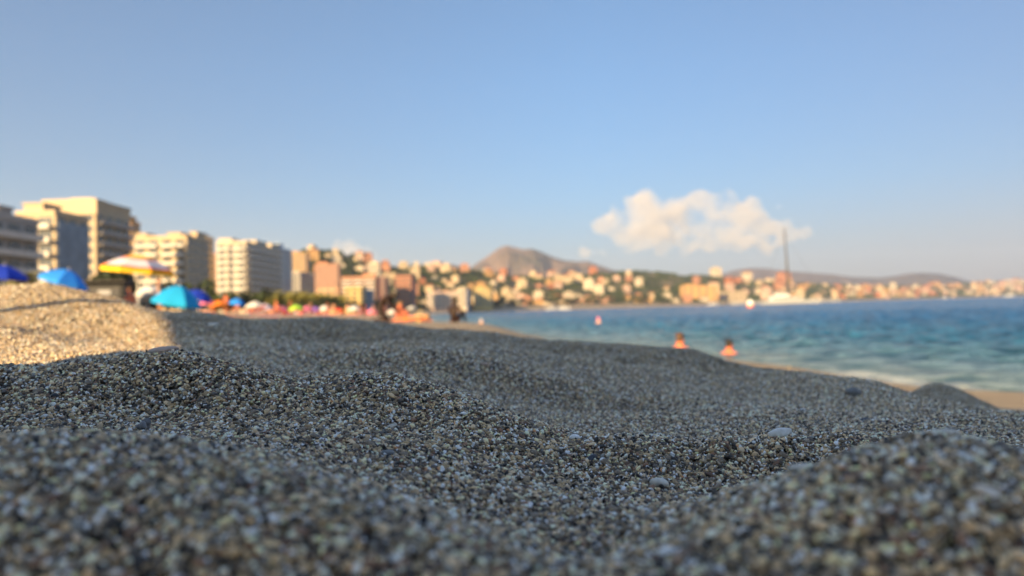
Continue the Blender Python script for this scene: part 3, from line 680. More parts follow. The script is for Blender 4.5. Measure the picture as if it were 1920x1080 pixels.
def fab(name, c): return M('fabric_' + name, c, rough=.8, var=.05, scale=2)
def parasol(loc, rad_, h, tilt, az, cols, label, group=None, gores=8, rings=8, band=None, drop=.30):
    r = empty('parasol', loc, 0, label, 'parasol', group)
    m = MB(); m.tube([(0,0,-.15),(0,0,h * .62)], .018, 8); m.obj('pole', M('white_pole', (.75,.75,.74), rough=.35, var=.03), r)
    T = Matrix.Translation((0,0,h * .62)) @ Matrix.Rotation(az, 4, 'Z') @ Matrix.Rotation(tilt, 4, 'Y')
    m = MB(); m.tube([T @ Vector((0,0,-.02)), T @ Vector((0,0,h * .38))], .016, 8); m.obj('upper_pole', M('white_pole'), r)
    V = []; F = []; I = []; sub = 4; N = gores * sub
    for j in range(rings + 1):
        t = j / rings
        for i in range(N):
            a = 2 * math.pi * i / N; u = (i % sub) / sub; sag = 1 - .07 * math.sin(math.pi * u) * t
            rr_ = rad_ * t * sag; z = h * .38 - drop * rad_ * (t**1.7) * 1.15 - .02 * math.sin(math.pi * u) * t
            V.append(T @ Vector((rr_ * math.cos(a), rr_ * math.sin(a), z)))
    b0 = len(V)
    for i in range(N):
        a = 2 * math.pi * i / N; u = (i % sub) / sub
        V.append(T @ Vector((rad_ * (1 - .07 * math.sin(math.pi * u)) * .99 * math.cos(a), rad_ * .99 * math.sin(a) * (1 - .07 * math.sin(math.pi * u)), h * .38 - drop * rad_ * 1.15 - .11)))
    for j in range(rings + 1):
        for i in range(N):
            q = j * N + i; q2 = j * N + (i + 1) % N
            F.append((q, q + N, q2 + N, q2)); I.append((band[min(j, len(band) - 1)] if band else (i // sub) % len(cols)))
    mats_ = [fab(n_, c_) for n_, c_ in cols]
    me = pymesh('canopy', V, F); me.polygons.foreach_set('material_index', I)
    o = link('canopy', me, mats_, r); sd = o.modifiers.new('thick', 'SOLIDIFY'); sd.thickness = .006
    m = MB()
    for i in range(gores):
        a = 2 * math.pi * i / gores; m.tube([T @ Vector((0,0,h*.38-.03)), T @ Vector((rad_*.5*math.cos(a), rad_*.5*math.sin(a), h*.38-drop*rad_*.36-.02)), T @ Vector((rad_*math.cos(a)*.98, rad_*math.sin(a)*.98, h*.38-drop*rad_*1.15-.02))], .006, 4)
    m.obj('ribs', M('white_pole'), r)
    m = MB(); m.tube([T @ Vector((0,0,h*.38)), T @ Vector((0,0,h*.38+.07))], [.02,.008], 6); m.obj('finial', M('white_pole'), r)
    return r
BL = ('blue', (.03,.27,.85)); BL2 = ('navy', (.01,.04,.42)); CY = ('cyan', (.02,.42,.75)); CY2 = ('deepcyan', (.01,.30,.62)); WH = ('white', (.62,.60,.56)); YL = ('yellow', (.85,.50,.02)); ORG = ('orange', (.75,.20,.02)); LIL = ('lilac', (.60,.50,.62)); PK = ('pink', (.75,.20,.32)); RD_ = ('red', (.62,.06,.04)); GN = ('lime', (.35,.65,.06)); PU = ('purple', (.25,.12,.45)); BE = ('beige', (.62,.50,.34))
def par_at(px, ytop, Y, rad_, tilt, az, cols, label, **k):      # stands on the ground, top seen at ytop
    t = at(px, ytop, Y); z0 = gz(t.x, Y); h = max(1.0, t.z - z0); h = min(h, 2.3)
    return parasol((t.x, Y, z0), rad_, h, tilt, az, cols, label, **k)
par_at(4, 497, 24, .72, R(8), 0, [BL2], 'dark blue parasol cut by the left edge of the photo', drop=.42)
par_at(117, 504, 24, .74, R(20), R(20), [BL], 'bright blue parasol tilted to the right above the sunlit sand bank', drop=.5)
par_at(258, 478, 20.5, .98, R(7), R(0), [YL, ORG, LIL, WH], 'large yellow, white and orange banded parasol', band=[0,0,0,1,2,3,2,1,0,0], drop=.36)
par_at(333, 541, 26, .86, R(12), R(0), [CY, CY2], 'turquoise parasol set low on the sand at the left', drop=.6)
par_at(277, 546, 27, .55, R(-25), 0, [WH], 'white parasol partly hidden left of the turquoise one', drop=.55)
par_at(444, 560, 50, .52, R(10), 0, [BL], 'small blue parasol right of the orange towels', drop=.5)
par_at(372, 562, 31, .5, R(30), 0, [BL2], 'deep blue parasol leaning just behind the turquoise one', drop=.4)
for (px, y, Y_, rr_, c, lab) in [(388,568,33,.32,PK,'pink parasol right of the turquoise one'), (412,564,34,.42,ORG,'orange parasol left of the small blue one'), (478,565,38,.5,WH,'white parasol right of the small blue one'), (496,572,40,.45,LIL,'lilac-white parasol between the white one and the lime one'),
      (528,574,48,.45,PK,'rose parasol left of the lime one'), (555,572,50,.5,GN,'lime green parasol in the crowd'), (576,574,52,.4,PK,'pink parasol just right of the lime one'), (591,575,55,.38,PU,'purple parasol in the crowd'), (608,573,60,.5,WH,'white parasol under the dark arching tree'),
      (664,573,58,.52,WH,'white domed parasol standing alone in the crowd'), (636,578,62,.45,RD_,'red parasol left of the white domed one'), (697,582,70,.5,PK,'pink parasol behind the bending person'), (735,580,75,.55,WH,'pale parasol right of the bending person'), (772,574,90,.6,WH,'white parasol at the far end of the crowded beach')]:
    par_at(px, y, Y_ * 1.7, rr_ * 1.75, R(g.uniform(-12, 12)), g.uniform(0, 6), [c], lab, drop=.5, gores=8, rings=4)

SK = {}
def skin(name, c): return M('skin_' + name, c, rough=.6, var=.08, scale=8)
def body_mesh(J, E, name='body', root=0):
    me = bpy.data.meshes.new(name); me.from_pydata([j[:3] for j in J], E, []); o = bpy.data.objects.new(name, me); COL.objects.link(o)
    s = o.modifiers.new('s', 'SKIN'); s.branch_smoothing = .3
    for i, j in enumerate(J):
        sv = me.skin_vertices[0].data[i]; rr_ = j[3] if isinstance(j[3], tuple) else (j[3], j[3]); sv.radius = rr_; sv.use_root = (i == root)
    u = o.modifiers.new('u', 'SUBSURF'); u.levels = 2
    dg = bpy.context.evaluated_depsgraph_get(); m2 = bpy.data.meshes.new_from_object(o.evaluated_get(dg)); m2.name = name
    m2.polygons.foreach_set('use_smooth', [True] * len(m2.polygons)); bpy.data.objects.remove(o); return m2
BASEP = dict(pel=(0,0,.95), spi=(0,0,1.12), che=(0,0,1.32), nb=(0,0,1.46), hd=(0,-.02,1.60), tp=(0,-.015,1.70),
    sL=(.18,0,1.42), eL=(.24,.02,1.15), wL=(.27,-.04,.92), sR=(-.18,0,1.42), eR=(-.24,.02,1.15), wR=(-.27,-.04,.92),
    hL=(.10,0,.88), kL=(.12,-.01,.5), aL=(.12,.03,.08), tL=(.13,-.12,.03), hR=(-.10,0,.88), kR=(-.12,-.01,.5), aR=(-.12,.03,.08), tR=(-.13,-.12,.03))
SIT = dict(pel=(0,0,.13), spi=(0,.05,.30), che=(0,.02,.50), nb=(0,-.04,.64), hd=(0,-.08,.77), tp=(0,-.08,.88),
    sL=(.18,0,.60), eL=(.24,-.16,.38), wL=(.16,-.36,.40), sR=(-.18,0,.60), eR=(-.24,-.16,.38), wR=(-.16,-.36,.40),
    hL=(.10,-.03,.12), kL=(.15,-.42,.46), aL=(.13,-.62,.07), tL=(.13,-.76,.03), hR=(-.10,-.03,.12), kR=(-.15,-.42,.46), aR=(-.13,-.62,.07), tR=(-.13,-.76,.03))
LIE = dict(pel=(0,0,.13), spi=(.02,-.17,.13), che=(0,-.37,.15), nb=(0,-.52,.16), hd=(0,-.65,.17), tp=(0,-.75,.17),
    sL=(.18,-.46,.14), eL=(.34,-.62,.06), wL=(.18,-.76,.05), sR=(-.18,-.46,.14), eR=(-.34,-.62,.06), wR=(-.18,-.76,.05),
    hL=(.10,.07,.12), kL=(.13,.45,.09), aL=(.12,.86,.06), tL=(.13,1.0,.04), hR=(-.10,.07,.12), kR=(-.13,.45,.09), aR=(-.12,.86,.06), tR=(-.13,1.0,.04))
BEND = dict(pel=(0,0,.30), spi=(0,-.03,.48), che=(.0,-.14,.66), nb=(0,-.26,.75), hd=(0,-.39,.78), tp=(0,-.48,.76),
    sL=(.18,-.20,.72), eL=(.22,-.36,.50), wL=(.16,-.50,.32), sR=(-.18,-.20,.72), eR=(-.22,-.36,.50), wR=(-.16,-.50,.32),
    hL=(.10,0,.27), kL=(.14,-.22,.08), aL=(.12,.14,.06), tL=(.12,.25,.04), hR=(-.10,0,.27), kR=(-.14,-.22,.08), aR=(-.12,.14,.06), tR=(-.12,.25,.04))
WALK = dict(BASEP); WALK.update(kL=(.11,-.20,.52), aL=(.12,-.22,.10), tL=(.12,-.36,.06), kR=(-.11,.05,.50), aR=(-.12,.32,.15), tR=(-.12,.24,.03), eL=(.24,.12,1.18), wL=(.24,.10,.95), eR=(-.24,-.08,1.18), wR=(-.24,-.22,.98))
SIDEARM = dict(BASEP); SIDEARM.update(eL=(.42,-.02,1.36), wL=(.60,-.10,1.32), eR=(-.36,-.02,1.30), wR=(-.50,-.16,1.20))
POSES = dict(stand=BASEP, sit=SIT, lie=LIE, kneel=BEND, walk=WALK, wade=SIDEARM); _pm = {}
def pose_meshes(pose):
    if pose in _pm: return _pm[pose]
    p = {k_: Vector(v_) for k_, v_ in POSES[pose].items()}; J = []; E = []; ix = {}
    def add(n_, co, rr_, par=None):
        ix[n_] = len(J); J.append((*co, rr_)); 
        if par is not None: E.append((ix[par], ix[n_]))
    up = (p['tp'] - p['hd']).normalized(); fw = Vector((0,-1,0)) if pose != 'lie' and pose != 'kneel' else Vector((0,-.3,-1)).normalized()
    add('pel', p['pel'], (.15,.115)); add('spi', p['spi'], (.125,.095), 'pel'); add('che', p['che'], (.15,.11), 'spi'); add('nb', p['nb'], (.062,.062), 'che')
    add('hd', p['hd'], (.078,.09), 'nb'); add('tp', p['tp'], (.066,.075), 'hd')
    add('nose', p['hd'] + fw * .115 + up * .0, (.014,.014), 'hd')
    for s_ in 'LR':
        sg = 1 if s_ == 'L' else -1
        add('ear' + s_, p['hd'] + Vector((sg * .095, .01, 0)), (.016,.02), 'hd')
        add('s' + s_, p['s' + s_], (.058,.058), 'che'); add('e' + s_, p['e' + s_], (.042,.042), 's' + s_); add('w' + s_, p['w' + s_], (.027,.027), 'e' + s_)
        f = (p['w' + s_] - p['e' + s_]).normalized(); palmc = p['w' + s_] + f * .07; add('p' + s_, palmc, (.036,.018), 'w' + s_)
        sd = f.cross(Vector((0, 1, 0.2))).normalized()
        for q, (off, ln) in enumerate([(-.030,.075),(-.010,.088),(.010,.083),(.030,.065)]):
            b0 = palmc + f * .03 + sd * off; add('f%s%d' % (s_, q), b0, (.009,.009), 'p' + s_); add('g%s%d' % (s_, q), b0 + f * ln + fw * .02, (.007,.007), 'f%s%d' % (s_, q))
        add('th' + s_, palmc + sd * -.05 + f * .02 + fw * .01, (.010,.010), 'p' + s_)
        add('h' + s_, p['h' + s_], (.088,.095), 'pel'); add('k' + s_, p['k' + s_], (.056,.058), 'h' + s_)
        mid = p['k' + s_].lerp(p['a' + s_], .35); add('c' + s_, mid, (.052,.056), 'k' + s_)
        add('a' + s_, p['a' + s_], (.036,.04), 'c' + s_); add('t' + s_, p['t' + s_], (.034,.022), 'a' + s_)
    bm_ = body_mesh(J, E)
    # swimwear follows pelvis and upper thighs
    sw_ = body_mesh([(*p['pel'].lerp(p['spi'], .35), (.148,.118)), (*p['pel'], (.162,.128)), (*p['hL'], (.10,.105)), (*p['hL'].lerp(p['kL'], .33), (.093,.095)), (*p['hR'], (.10,.105)), (*p['hR'].lerp(p['kR'], .33), (.093,.095))], [(0,1),(1,2),(2,3),(1,4),(4,5)], 'swimwear', 1)
    hc = p['hd'].lerp(p['tp'], .55); back = -fw
    hr_ = body_mesh([(*(hc + up * .055), (.075,.085)), (*(hc + back * .025), (.088,.092)), (*(hc + back * .045 - up * .09), (.062,.05))], [(0,1),(1,2)], 'hair', 1)
    _pm[pose] = (bm_, sw_, hr_); return _pm[pose]
SKT = {'tan': skin('tan', (.52,.25,.15)), 'pale': skin('pale', (.66,.36,.25)), 'dark': skin('dark', (.020,.008,.005)), 'brown': skin('brown', (.20,.085,.05)), 'rose': skin('rose', (.55,.16,.08))}
def person(pose, loc, rz, sk, sw, hair, label, group=None, scale=1, cap=None, top=None):
    r = empty('person', loc, rz, label, 'person', group); r.scale = (scale,) * 3
    a, b_, c = pose_meshes(pose)
    for nm, me, mt in (('body', a, SKT[sk]), ('swimwear', b_, fab(*sw)), ('swim_cap' if cap else 'hair', c, fab(*cap) if cap else M('hair_' + hair, {'dark': (.02,.014,.01), 'brown': (.08,.04,.02), 'fair': (.35,.22,.10), 'grey': (.3,.3,.3)}[hair], rough=.6))):
        o = bpy.data.objects.new(nm, me); COL.objects.link(o); o.parent = r
        if not me.materials: me.materials.append(mt)
        o.material_slots[0].link = 'OBJECT'; o.material_slots[0].material = mt
    return r
BK = ('black', (.02,.02,.02))
def pers(px, Y, pose, rz, sk, sw, hair, label, dz=0, **k):
    p = at(px, 600, Y); return person(pose, (p.x, Y, gz(p.x, Y) + dz), rz, sk, sw, hair, label, **k)
pers(713, 27, 'kneel', R(85), 'dark', BK, 'dark', 'dark-skinned person kneeling and bending to the right on the beach', scale=1.25)
def on_skyline(px, py, Y): return at(px, py, Y)
pers(852, 30, 'sit', R(160), 'dark', ('rust', (.10,.035,.02)), 'dark', 'dark-skinned person sitting upright on the sunlit sand hump, seen from behind', scale=1.2)
def swimmer(px, ypx, Y, pose, rz, sk, sw, hair, label, sink, **k):
    p = at(px, ypx, Y); person(pose, (p.x, Y, -sink), rz, sk, sw, hair, label, **k)
swimmer(1275, 650, 16, 'stand', R(150), 'rose', BK, 'brown', 'sunburnt bather facing right in the water, the left of the two near ones', 1.17, scale=.95)
swimmer(1367, 655, 16.2, 'stand', R(140), 'rose', BK, 'dark', 'bather with dark hair and bare shoulders, the right of the two near ones', 1.17, scale=.85)
swimmer(1122, 600, 54, 'stand', R(150), 'pale', PK, 'brown', 'distant swimmer with a pink cap, alone in the water', 1.35, cap=PK)
swimmer(902, 592, 70, 'stand', R(150), 'pale', WH, 'fair', 'distant swimmer with a pale cap near the centre of the bay', 1.38, cap=WH)
pers(768, 27, 'lie', R(70), 'rose', ORG, 'fair', 'reddish sunbather lying left of the straw bag')
pers(749, 33, 'sit', R(40), 'rose', PK, 'fair', 'seated sunbather in pink just behind the lying one')
crowd = [(446,33,'sit','rose',RD_,'brown','seated person under the small blue parasol'), (402,33,'sit','tan',ORG,'dark','seated person in orange beside the orange parasol'), (386,35,'lie','pale',PK,'fair','person lying beside the pink parasol'),
  (424,36,'stand','rose',RD_,'dark','person in red standing between the orange and blue parasols'), (470,40,'sit','tan',BL,'brown','person in blue sitting under the white parasol'), (487,41,'lie','rose',WH,'fair','person in white lying near the lilac parasol'), (508,44,'sit','pale',RD_,'brown','person in red sitting before the palms'),
  (518,46,'stand','rose',PK,'dark','person in pink standing before the palms'), (534,47,'sit','tan',ORG,'fair','person in orange sitting left of the lime parasol'), (545,49,'stand','rose',BL2,'brown','person in dark blue standing left of the lime parasol'), (566,50,'sit','rose',RD_,'dark','person in red sitting right of the lime parasol'),
  (583,52,'stand','tan',RD_,'brown','person in red standing by the purple parasol'), (598,54,'sit','rose',PK,'fair','person in pink sitting by the purple parasol'), (615,56,'walk','rose',ORG,'dark','person in orange walking under the dark arching tree'), (626,57,'stand','tan',BK,'dark','person in black standing left of the red parasol'),
  (641,58,'sit','rose',RD_,'brown','person in red sitting under the red parasol'), (652,59,'stand','pale',RD_,'fair','fair-haired person in red left of the white domed parasol'), (675,60,'walk','rose',BL,'brown','person in blue walking right of the white domed parasol'), (686,64,'stand','rose',RD_,'dark','person in red standing left of the bending person'),
  (700,66,'walk','tan',WH,'dark','person in white walking behind the bending person'), (742,72,'stand','rose',BK,'brown','person in black standing behind the seated sunbathers'), (757,78,'walk','rose',PK,'fair','person in pink walking near the waterline'), (720,74,'sit','rose',ORG,'fair','person in orange sitting right of the bending person'), (248,26,'sit','rose',ORG,'brown','seated person in orange left of the white parasol'), (300,26,'stand','tan',BL2,'dark','person in dark blue between the white and turquoise parasols'), (22,26,'sit','rose',ORG,'brown','person in orange sitting under the dark blue parasol')]
for i, (px, Y_, pose, sk, sw, hair, lab) in enumerate(crowd):
    if 380 < px: Y_ *= 1.75
    sink = -.9 if (px in (300,)) else 0
    pers(px, Y_, pose, g.uniform(0, 6.28), sk, sw, hair, lab, dz=0, scale=g.uniform(.93, 1.03) if px != 300 else .72)
# bag, towels, loungers on the crowded beach
p = at(788, 604, 27); z0 = gz(p.x, 27)
bgr = empty('straw_bag', (p.x, 27, z0), R(20), 'round pale straw bag on the sunlit hump near the waterline', 'bag')
V = []; F = []
for j in range(9):
    t = j / 8; rr_ = .17 * (.75 + .5 * math.sin(math.pi * t * .8)); 
    for i in range(16): a = i * math.pi / 8; V.append((rr_ * math.cos(a), rr_ * .6 * math.sin(a), t * .28))
for j in range(8):
    for i in range(16): q = j * 16 + i; q2 = j * 16 + (i + 1) % 16; F.append((q, q2, q2 + 16, q + 16))
F.append(tuple(reversed(range(16)))); link('basket', pymesh('basket', V, F, True), M('straw', (.72,.56,.25), rough=.8, scale=30, var=.2), bgr)
m = MB()
for s_ in (-1, 1): m.tube([(-.09, s_ * .05, .27), (-.07, s_ * .06, .38), (0, s_ * .06, .42), (.07, s_ * .06, .38), (.09, s_ * .05, .27)], .009, 6)
m.obj('handles', M('straw'), bgr)
def towel(px, Y, c, lab, w_=.9, L=1.7):
    p = at(px, 600, Y); z0 = gz(p.x, Y); N = 10; V = []; F = []; a = g.uniform(-.4, .4)
    xs = []; 
    for i in range(N):
        for j in range(N): 
            x = (i / (N-1) - .5) * L; y = (j / (N-1) - .5) * w_; xs.append((p.x + x * math.cos(a) - y * math.sin(a), Y + x * math.sin(a) + y * math.cos(a)))
    Q = np.array(xs); zz = ground_z(Q[:, 0], Q[:, 1]) + .012
    V = [(Q[i][0] - p.x, Q[i][1] - Y, zz[i] - z0) for i in range(N * N)]
    for i in range(N - 1):
        for j in range(N - 1): q = i * N + j; F.append((q, q + N, q + N + 1, q + 1))
    o = link('beach_towel', pymesh('beach_towel', V, F, True), fab(*c), None, (p.x, Y, z0)); sd = o.modifiers.new('t', 'SOLIDIFY'); sd.thickness = .012
    tag(o, lab, 'towel')
for (px, Y_, c, lab) in [(405,31,ORG,'orange towel spread near the orange parasol'), (432,33,RD_,'red towel spread below the small blue parasol'), (372,28,BL,'blue towel spread right of the turquoise parasol'), (560,44,RD_,'red towel spread below the lime parasol'), (655,52,ORG,'orange towel spread below the white domed parasol'), (500,38,PK,'pink towel spread below the white parasols'), (610,48,PK,'pink towel spread below the dark arching tree'), (690,58,RD_,'red towel spread left of the bending person')]: towel(px, Y_, c, lab)
def lounger(px, Y, c, lab, grp=None):
    p = at(px, 600, Y); r = empty('sun_lounger', (p.x, Y, gz(p.x, Y)), g.uniform(-.5, .5), lab, 'sun lounger', grp)
    m = MB(); m.box(-.9,.35,-.3,.3,.28,.34); m.obj('seat', fab(*c), r)
    m = MB(); V = [(.35,-.3,.28),(.95,-.3,.62),(.92,-.3,.68),(.35,-.3,.34),(.35,.3,.28),(.95,.3,.62),(.92,.3,.68),(.35,.3,.34)]; m.add(V, [(0,1,2,3),(7,6,5,4),(0,4,5,1),(1,5,6,2),(2,6,7,3),(3,7,4,0)]); m.obj('backrest', fab(*c), r)
    for x, y in ((-.8,-.25),(-.8,.25),(.6,-.25),(.6,.25)):
        m = MB(); m.tube([(x, y, -.05), (x, y, .28 if x < 0 else .44)], .02, 6); m.obj('leg', M('white_pole'), r)
for px, Y_, c, l_ in [(478,62,RD_,'red'),(512,70,ORG,'orange'),(540,74,RD_,'red'),(572,78,PK,'pink'),(604,82,RD_,'red'),(633,86,ORG,'orange'),(668,90,PK,'pink'),(705,98,RD_,'red')]:
    lounger(px, Y_, c, l_ + ' sun lounger in the long row behind the crowd', l_ + ' sun loungers in the row behind the crowd')

# yacht with the tall mast
YW = mat('yacht_white', (.62,.62,.60), rough=.3, var=.03); YG = mat('yacht_glass', (.03,.035,.04), rough=.1); MASTM = mat('mast_grey', (.10,.10,.11), rough=.4)
p = at(1490, 568, 620)
yr = empty('sailing_yacht', (p.x - 3, 620, 0), R(-4), 'large white sailing yacht with one very tall dark mast, anchored in the bay', 'yacht')
HULLW = mat('hull_white', (.42,.43,.42), rough=.4, var=.05)
V = []; F = []; ns = 14
for i in range(ns):
    t = i / (ns - 1); x = -28 + 56 * t; bw = 5.2 * (math.sin(math.pi * min(1, .18 + .82 * (1 - t)))**.6 if t < 1 else 0) if t > .3 else 4.2 + 1.0 * t / .3
    bw = 5.2 * (1 - max(0, (t - .45) / .55)**2.2) if t > .3 else 4.4 + .8 * t / .3
    top = 3.2 + 1.4 * t * t
    V += [(x, -bw, top), (x, -bw * .85, .3), (x * .97, 0, -1.5), (x, bw * .85, .3), (x, bw, top)]
for i in range(ns - 1):
    for j in range(4): q = i * 5 + j; F.append((q, q + 5, q + 6, q + 1))
    F.append((i * 5, i * 5 + 4, i * 5 + 9, i * 5 + 5))
F.append((0, 1, 2, 3, 4)); h_ = link('hull', pymesh('hull', V, F), HULLW, yr); h_.scale = (.86, .9, .8)
m = MB()
V = [(-18,-3.6,3.2),(10,-3.2,3.7),(10,3.2,3.7),(-18,3.6,3.2),(-16,-3.1,6.4),(4,-2.7,6.2),(4,2.7,6.2),(-16,3.1,6.4)]
m.add(V, [(0,3,2,1),(4,5,6,7),(0,1,5,4),(1,2,6,5),(2,3,7,6),(3,0,4,7)]); dk = m.obj('deckhouse', YW, yr)
m = MB(); m.add([(-15,-3.50,4.4),(7,-3.16,4.5),(5.4,-3.0,5.5),(-15,-3.32,5.5),(-15,-3.2,4.4),(7,-2.9,4.5),(5.4,-2.8,5.5),(-15,-3.0,5.5)], [(0,1,2,3),(7,6,5,4),(0,4,5,1),(1,5,6,2),(2,6,7,3),(3,7,4,0)]); m.obj('window', YG, dk)
m = MB(); m.box(-14,-2,-2.4,2.4,6.45,8.6); m.box(-15.5,-1,-2.7,2.7,8.61,8.85); m.obj('flybridge', YW, yr)
m = MB(); m.tube([(-1.4,0,5.5),(-2.2,0,32),(-3.2,0,64)], [1.0,.9,.5], 10); m.obj('mast', MASTM, yr)
m = MB(); m.tube([(-2,0,9.6),(-19,0,9.9)], [.55,.4], 8); m.obj('boom', MASTM, yr)
m = MB(); m.tube([(-1.6,0,18),(-1.6,3.4,18)], .14, 5); m.tube([(-1.6,0,18),(-1.6,-3.4,18)], .14, 5); m.tube([(-2.2,0,34),(-2.2,2.6,34)], .14, 5); m.tube([(-2.2,0,34),(-2.2,-2.6,34)], .14, 5); m.obj('spreaders', MASTM, yr)
m = MB(); m.tube([(-3.3,0,60),(27.4,0,4.7)], .06, 4); m.tube([(-3.3,0,60),(-27,0,3.3)], .06, 4); m.tube([(-3.0,0,50),(-2,-4.8,3.4)], .06, 4); m.tube([(-3.0,0,50),(-2,4.8,3.4)], .06, 4); m.obj('rigging', MASTM, yr)
# breakwater beside it and smaller boats
m = MB(); gr = random.Random(3)
STN = mat('breakwater_stone', (.42,.40,.34), rough=.9, var=.3, scale=.4)
V = []; F = []; a0 = at(1365, 568, 1150); a1 = at(1575, 562, 1320)
N = 60
for i in range(N):
    t = i / (N - 1); c = a0.lerp(a1, t); 
    for j, (o_, z) in enumerate([(-9,-2),(-6,1.6),(-3,3.2),(3,3.4),(6,1.8),(9,-2)]): V.append((c.x + gr.uniform(-1, 1), c.y + o_ * 1.2 + gr.uniform(-1, 1), z + gr.uniform(-.5, .5) + 1.6 * (z > 0)))
for i in range(N - 1):
    for j in range(5): q = i * 6 + j; F.append((q, q + 6, q + 7, q + 1))
tag(link('breakwater', pymesh('breakwater', V, F), STN), 'pale rock breakwater lying low in the water beside the large yacht', 'breakwater')
def motorboat(px, Y, L, lab, grp=None):
    p = at(px, 570, Y); r = empty('motorboat', (p.x, Y, 0), g.uniform(-.6, .6), lab, 'boat', grp); r.scale = (L / 8,) * 3
    V = []; F = []
    for i in range(9):
        t = i / 8; x = -4 + 8 * t; bw = 1.3 * (1 - max(0, (t - .4) / .6)**2.2); tp_ = .9 + .5 * t * t; V += [(x, -bw, tp_), (x, -bw * .8, .1), (x, 0, -.4), (x, bw * .8, .1), (x, bw, tp_)]
    for i in range(8):
        for j in range(4): q = i * 5 + j; F.append((q, q + 5, q + 6, q + 1))
        F.append((i * 5, i * 5 + 4, i * 5 + 9, i * 5 + 5))
    F.append((0,1,2,3,4)); link('hull', pymesh('hull', V, F), YW, r)
    m = MB(); m.add([(-1.8,-.9,.95),(1.6,-.8,1.1),(1.6,.8,1.1),(-1.8,.9,.95),(-1.6,-.75,2.0),(.6,-.65,2.0),(.6,.65,2.0),(-1.6,.75,2.0)], [(4,5,6,7),(0,1,5,4),(1,2,6,5),(2,3,7,6),(3,0,4,7)]); c = m.obj('cabin', YW, r)
    m = MB(); m.box(-1.3,.3,-.86,-.72,1.4,1.8); m.obj('window', YG, c)
for px, Y_, L, lab in [(1036,840,16,'white motorboat near the far beach, left of its neighbour'), (1056,860,18,'white motorboat near the far beach, right of its neighbour'), (1338,1200,20,'white motorboat off the sand-coloured shore building'), (1545,1400,18,'white motorboat just right of the large yacht'), (1774,2500,26,'small white boat off the far town below the right-hand hills'), (1893,2300,34,'small white boat near the right edge of the photo')]: motorboat(px, Y_, L, lab)
# buoy
p = at(1407, 575, 225); br = empty('buoy', (p.x, 225, 0), 0, 'round orange buoy with a white upper half floating before the far shore', 'buoy')
for nm, z0_, z1_, mm in (('float_body', -.6, .75, M('buoy_orange', (.75,.16,.05), rough=.4)), ('top_mark', .75, 2.3, M('buoy_white', (.85,.83,.78), rough=.15))):
    V = []; F = []; c = .75; rr0 = 1.0; K = 10
    for j in range(K + 1):
        z = z0_ + (z1_ - z0_) * j / K; rr_ = (1.05 * math.sqrt(max(.02, 1 - ((z - .4) / 1.2)**2)) if nm == 'float_body' else .98 * math.sqrt(max(.004, 1 - ((z - .75) / 1.56)**2)))
        for i in range(16): a = i * math.pi / 8; V.append((rr_ * math.cos(a), rr_ * math.sin(a), z))
    for j in range(K):
        for i in range(16): q = j * 16 + i; q2 = j * 16 + (i + 1) % 16; F.append((q, q2, q2 + 16, q + 16))
    F.append(tuple(reversed(range(16)))); F.append(tuple(range(K * 16, K * 16 + 16))); link(nm, pymesh(nm, V, F, True), mm, br)

# ------------------------------------------------------------------ shells and pebbles lying on the sand
def stone_me(name, dims, seed, rough_=.12, sub=3):
    b = bmesh.new(); bmesh.ops.create_icosphere(b, subdivisions=sub, radius=.5); gs = np.random.default_rng(seed); K = gs.normal(0, 1, (6, 3)) * 2.2; ph = gs.uniform(0, 6, 6)
    for v in b.verts:
        c = np.array(v.co); n_ = sum(math.sin(K[q] @ c * 2 + ph[q]) for q in range(6)) * rough_ * .35; v.co = Vector(c * (1 + n_)) 
        v.co = Vector((v.co.x * dims[0], v.co.y * dims[1], v.co.z * dims[2]))
    me = bpy.data.meshes.new(name); b.to_mesh(me); b.free(); me.polygons.foreach_set('use_smooth', [True] * len(me.polygons)); return me
def shard_me(name, L, w_, th, curve, seed):
    gs = random.Random(seed); N = 14; K = 8; V = []; F = []
    for side in (1, -1):
        for i in range(N):
            t = i / (N - 1); x = (t - .5) * L; ww = w_ * .5 * (math.sin(math.pi * (.06 + .88 * t))**.55) * (1 + .12 * math.sin(t * 7 + seed))
            for j in range(K):
                u = j / (K - 1) * 2 - 1; y = u * ww; z = curve * (1 - u * u) * math.sin(math.pi * (.15 + .7 * t)) + side * th * .5 * (1 - .6 * abs(u)); V.append((x, y, z))
    o = N * K
    for i in range(N - 1):
        for j in range(K - 1): q = i * K + j; F.append((q, q + K, q + K + 1, q + 1)); F.append((q + o, q + o + 1, q + K + 1 + o, q + K + o))
    for i in range(N - 1):
        for j in (0, K - 1): q = i * K + j; F.append((q, q + o, q + K + o, q + K) if j == 0 else (q, q + K, q + K + o, q + o))
    for j in range(K - 1):
        for i in (0, N - 1): q = i * K + j; F.append((q, q + 1, q + 1 + o, q + o) if i == 0 else (q, q + o, q + 1 + o, q + 1))
    return pymesh(name, V, F, True)
def sm_(nm, c, **k): return M('stone_' + nm, c, rough=k.get('rough', .5), var=.18, scale=300)
W_ = sm_('shell_white', (.92,.90,.85)); SL = sm_('slate', (.055,.065,.085)); PINK = sm_('pinkish', (.45,.33,.26)); GRY = sm_('grey', (.20,.20,.20)); TAN = sm_('tan', (.34,.26,.15)); PALE = sm_('pale', (.72,.68,.60)); BRN = sm_('brown', (.07,.035,.02)); DGR = sm_('dark', (.035,.038,.045))
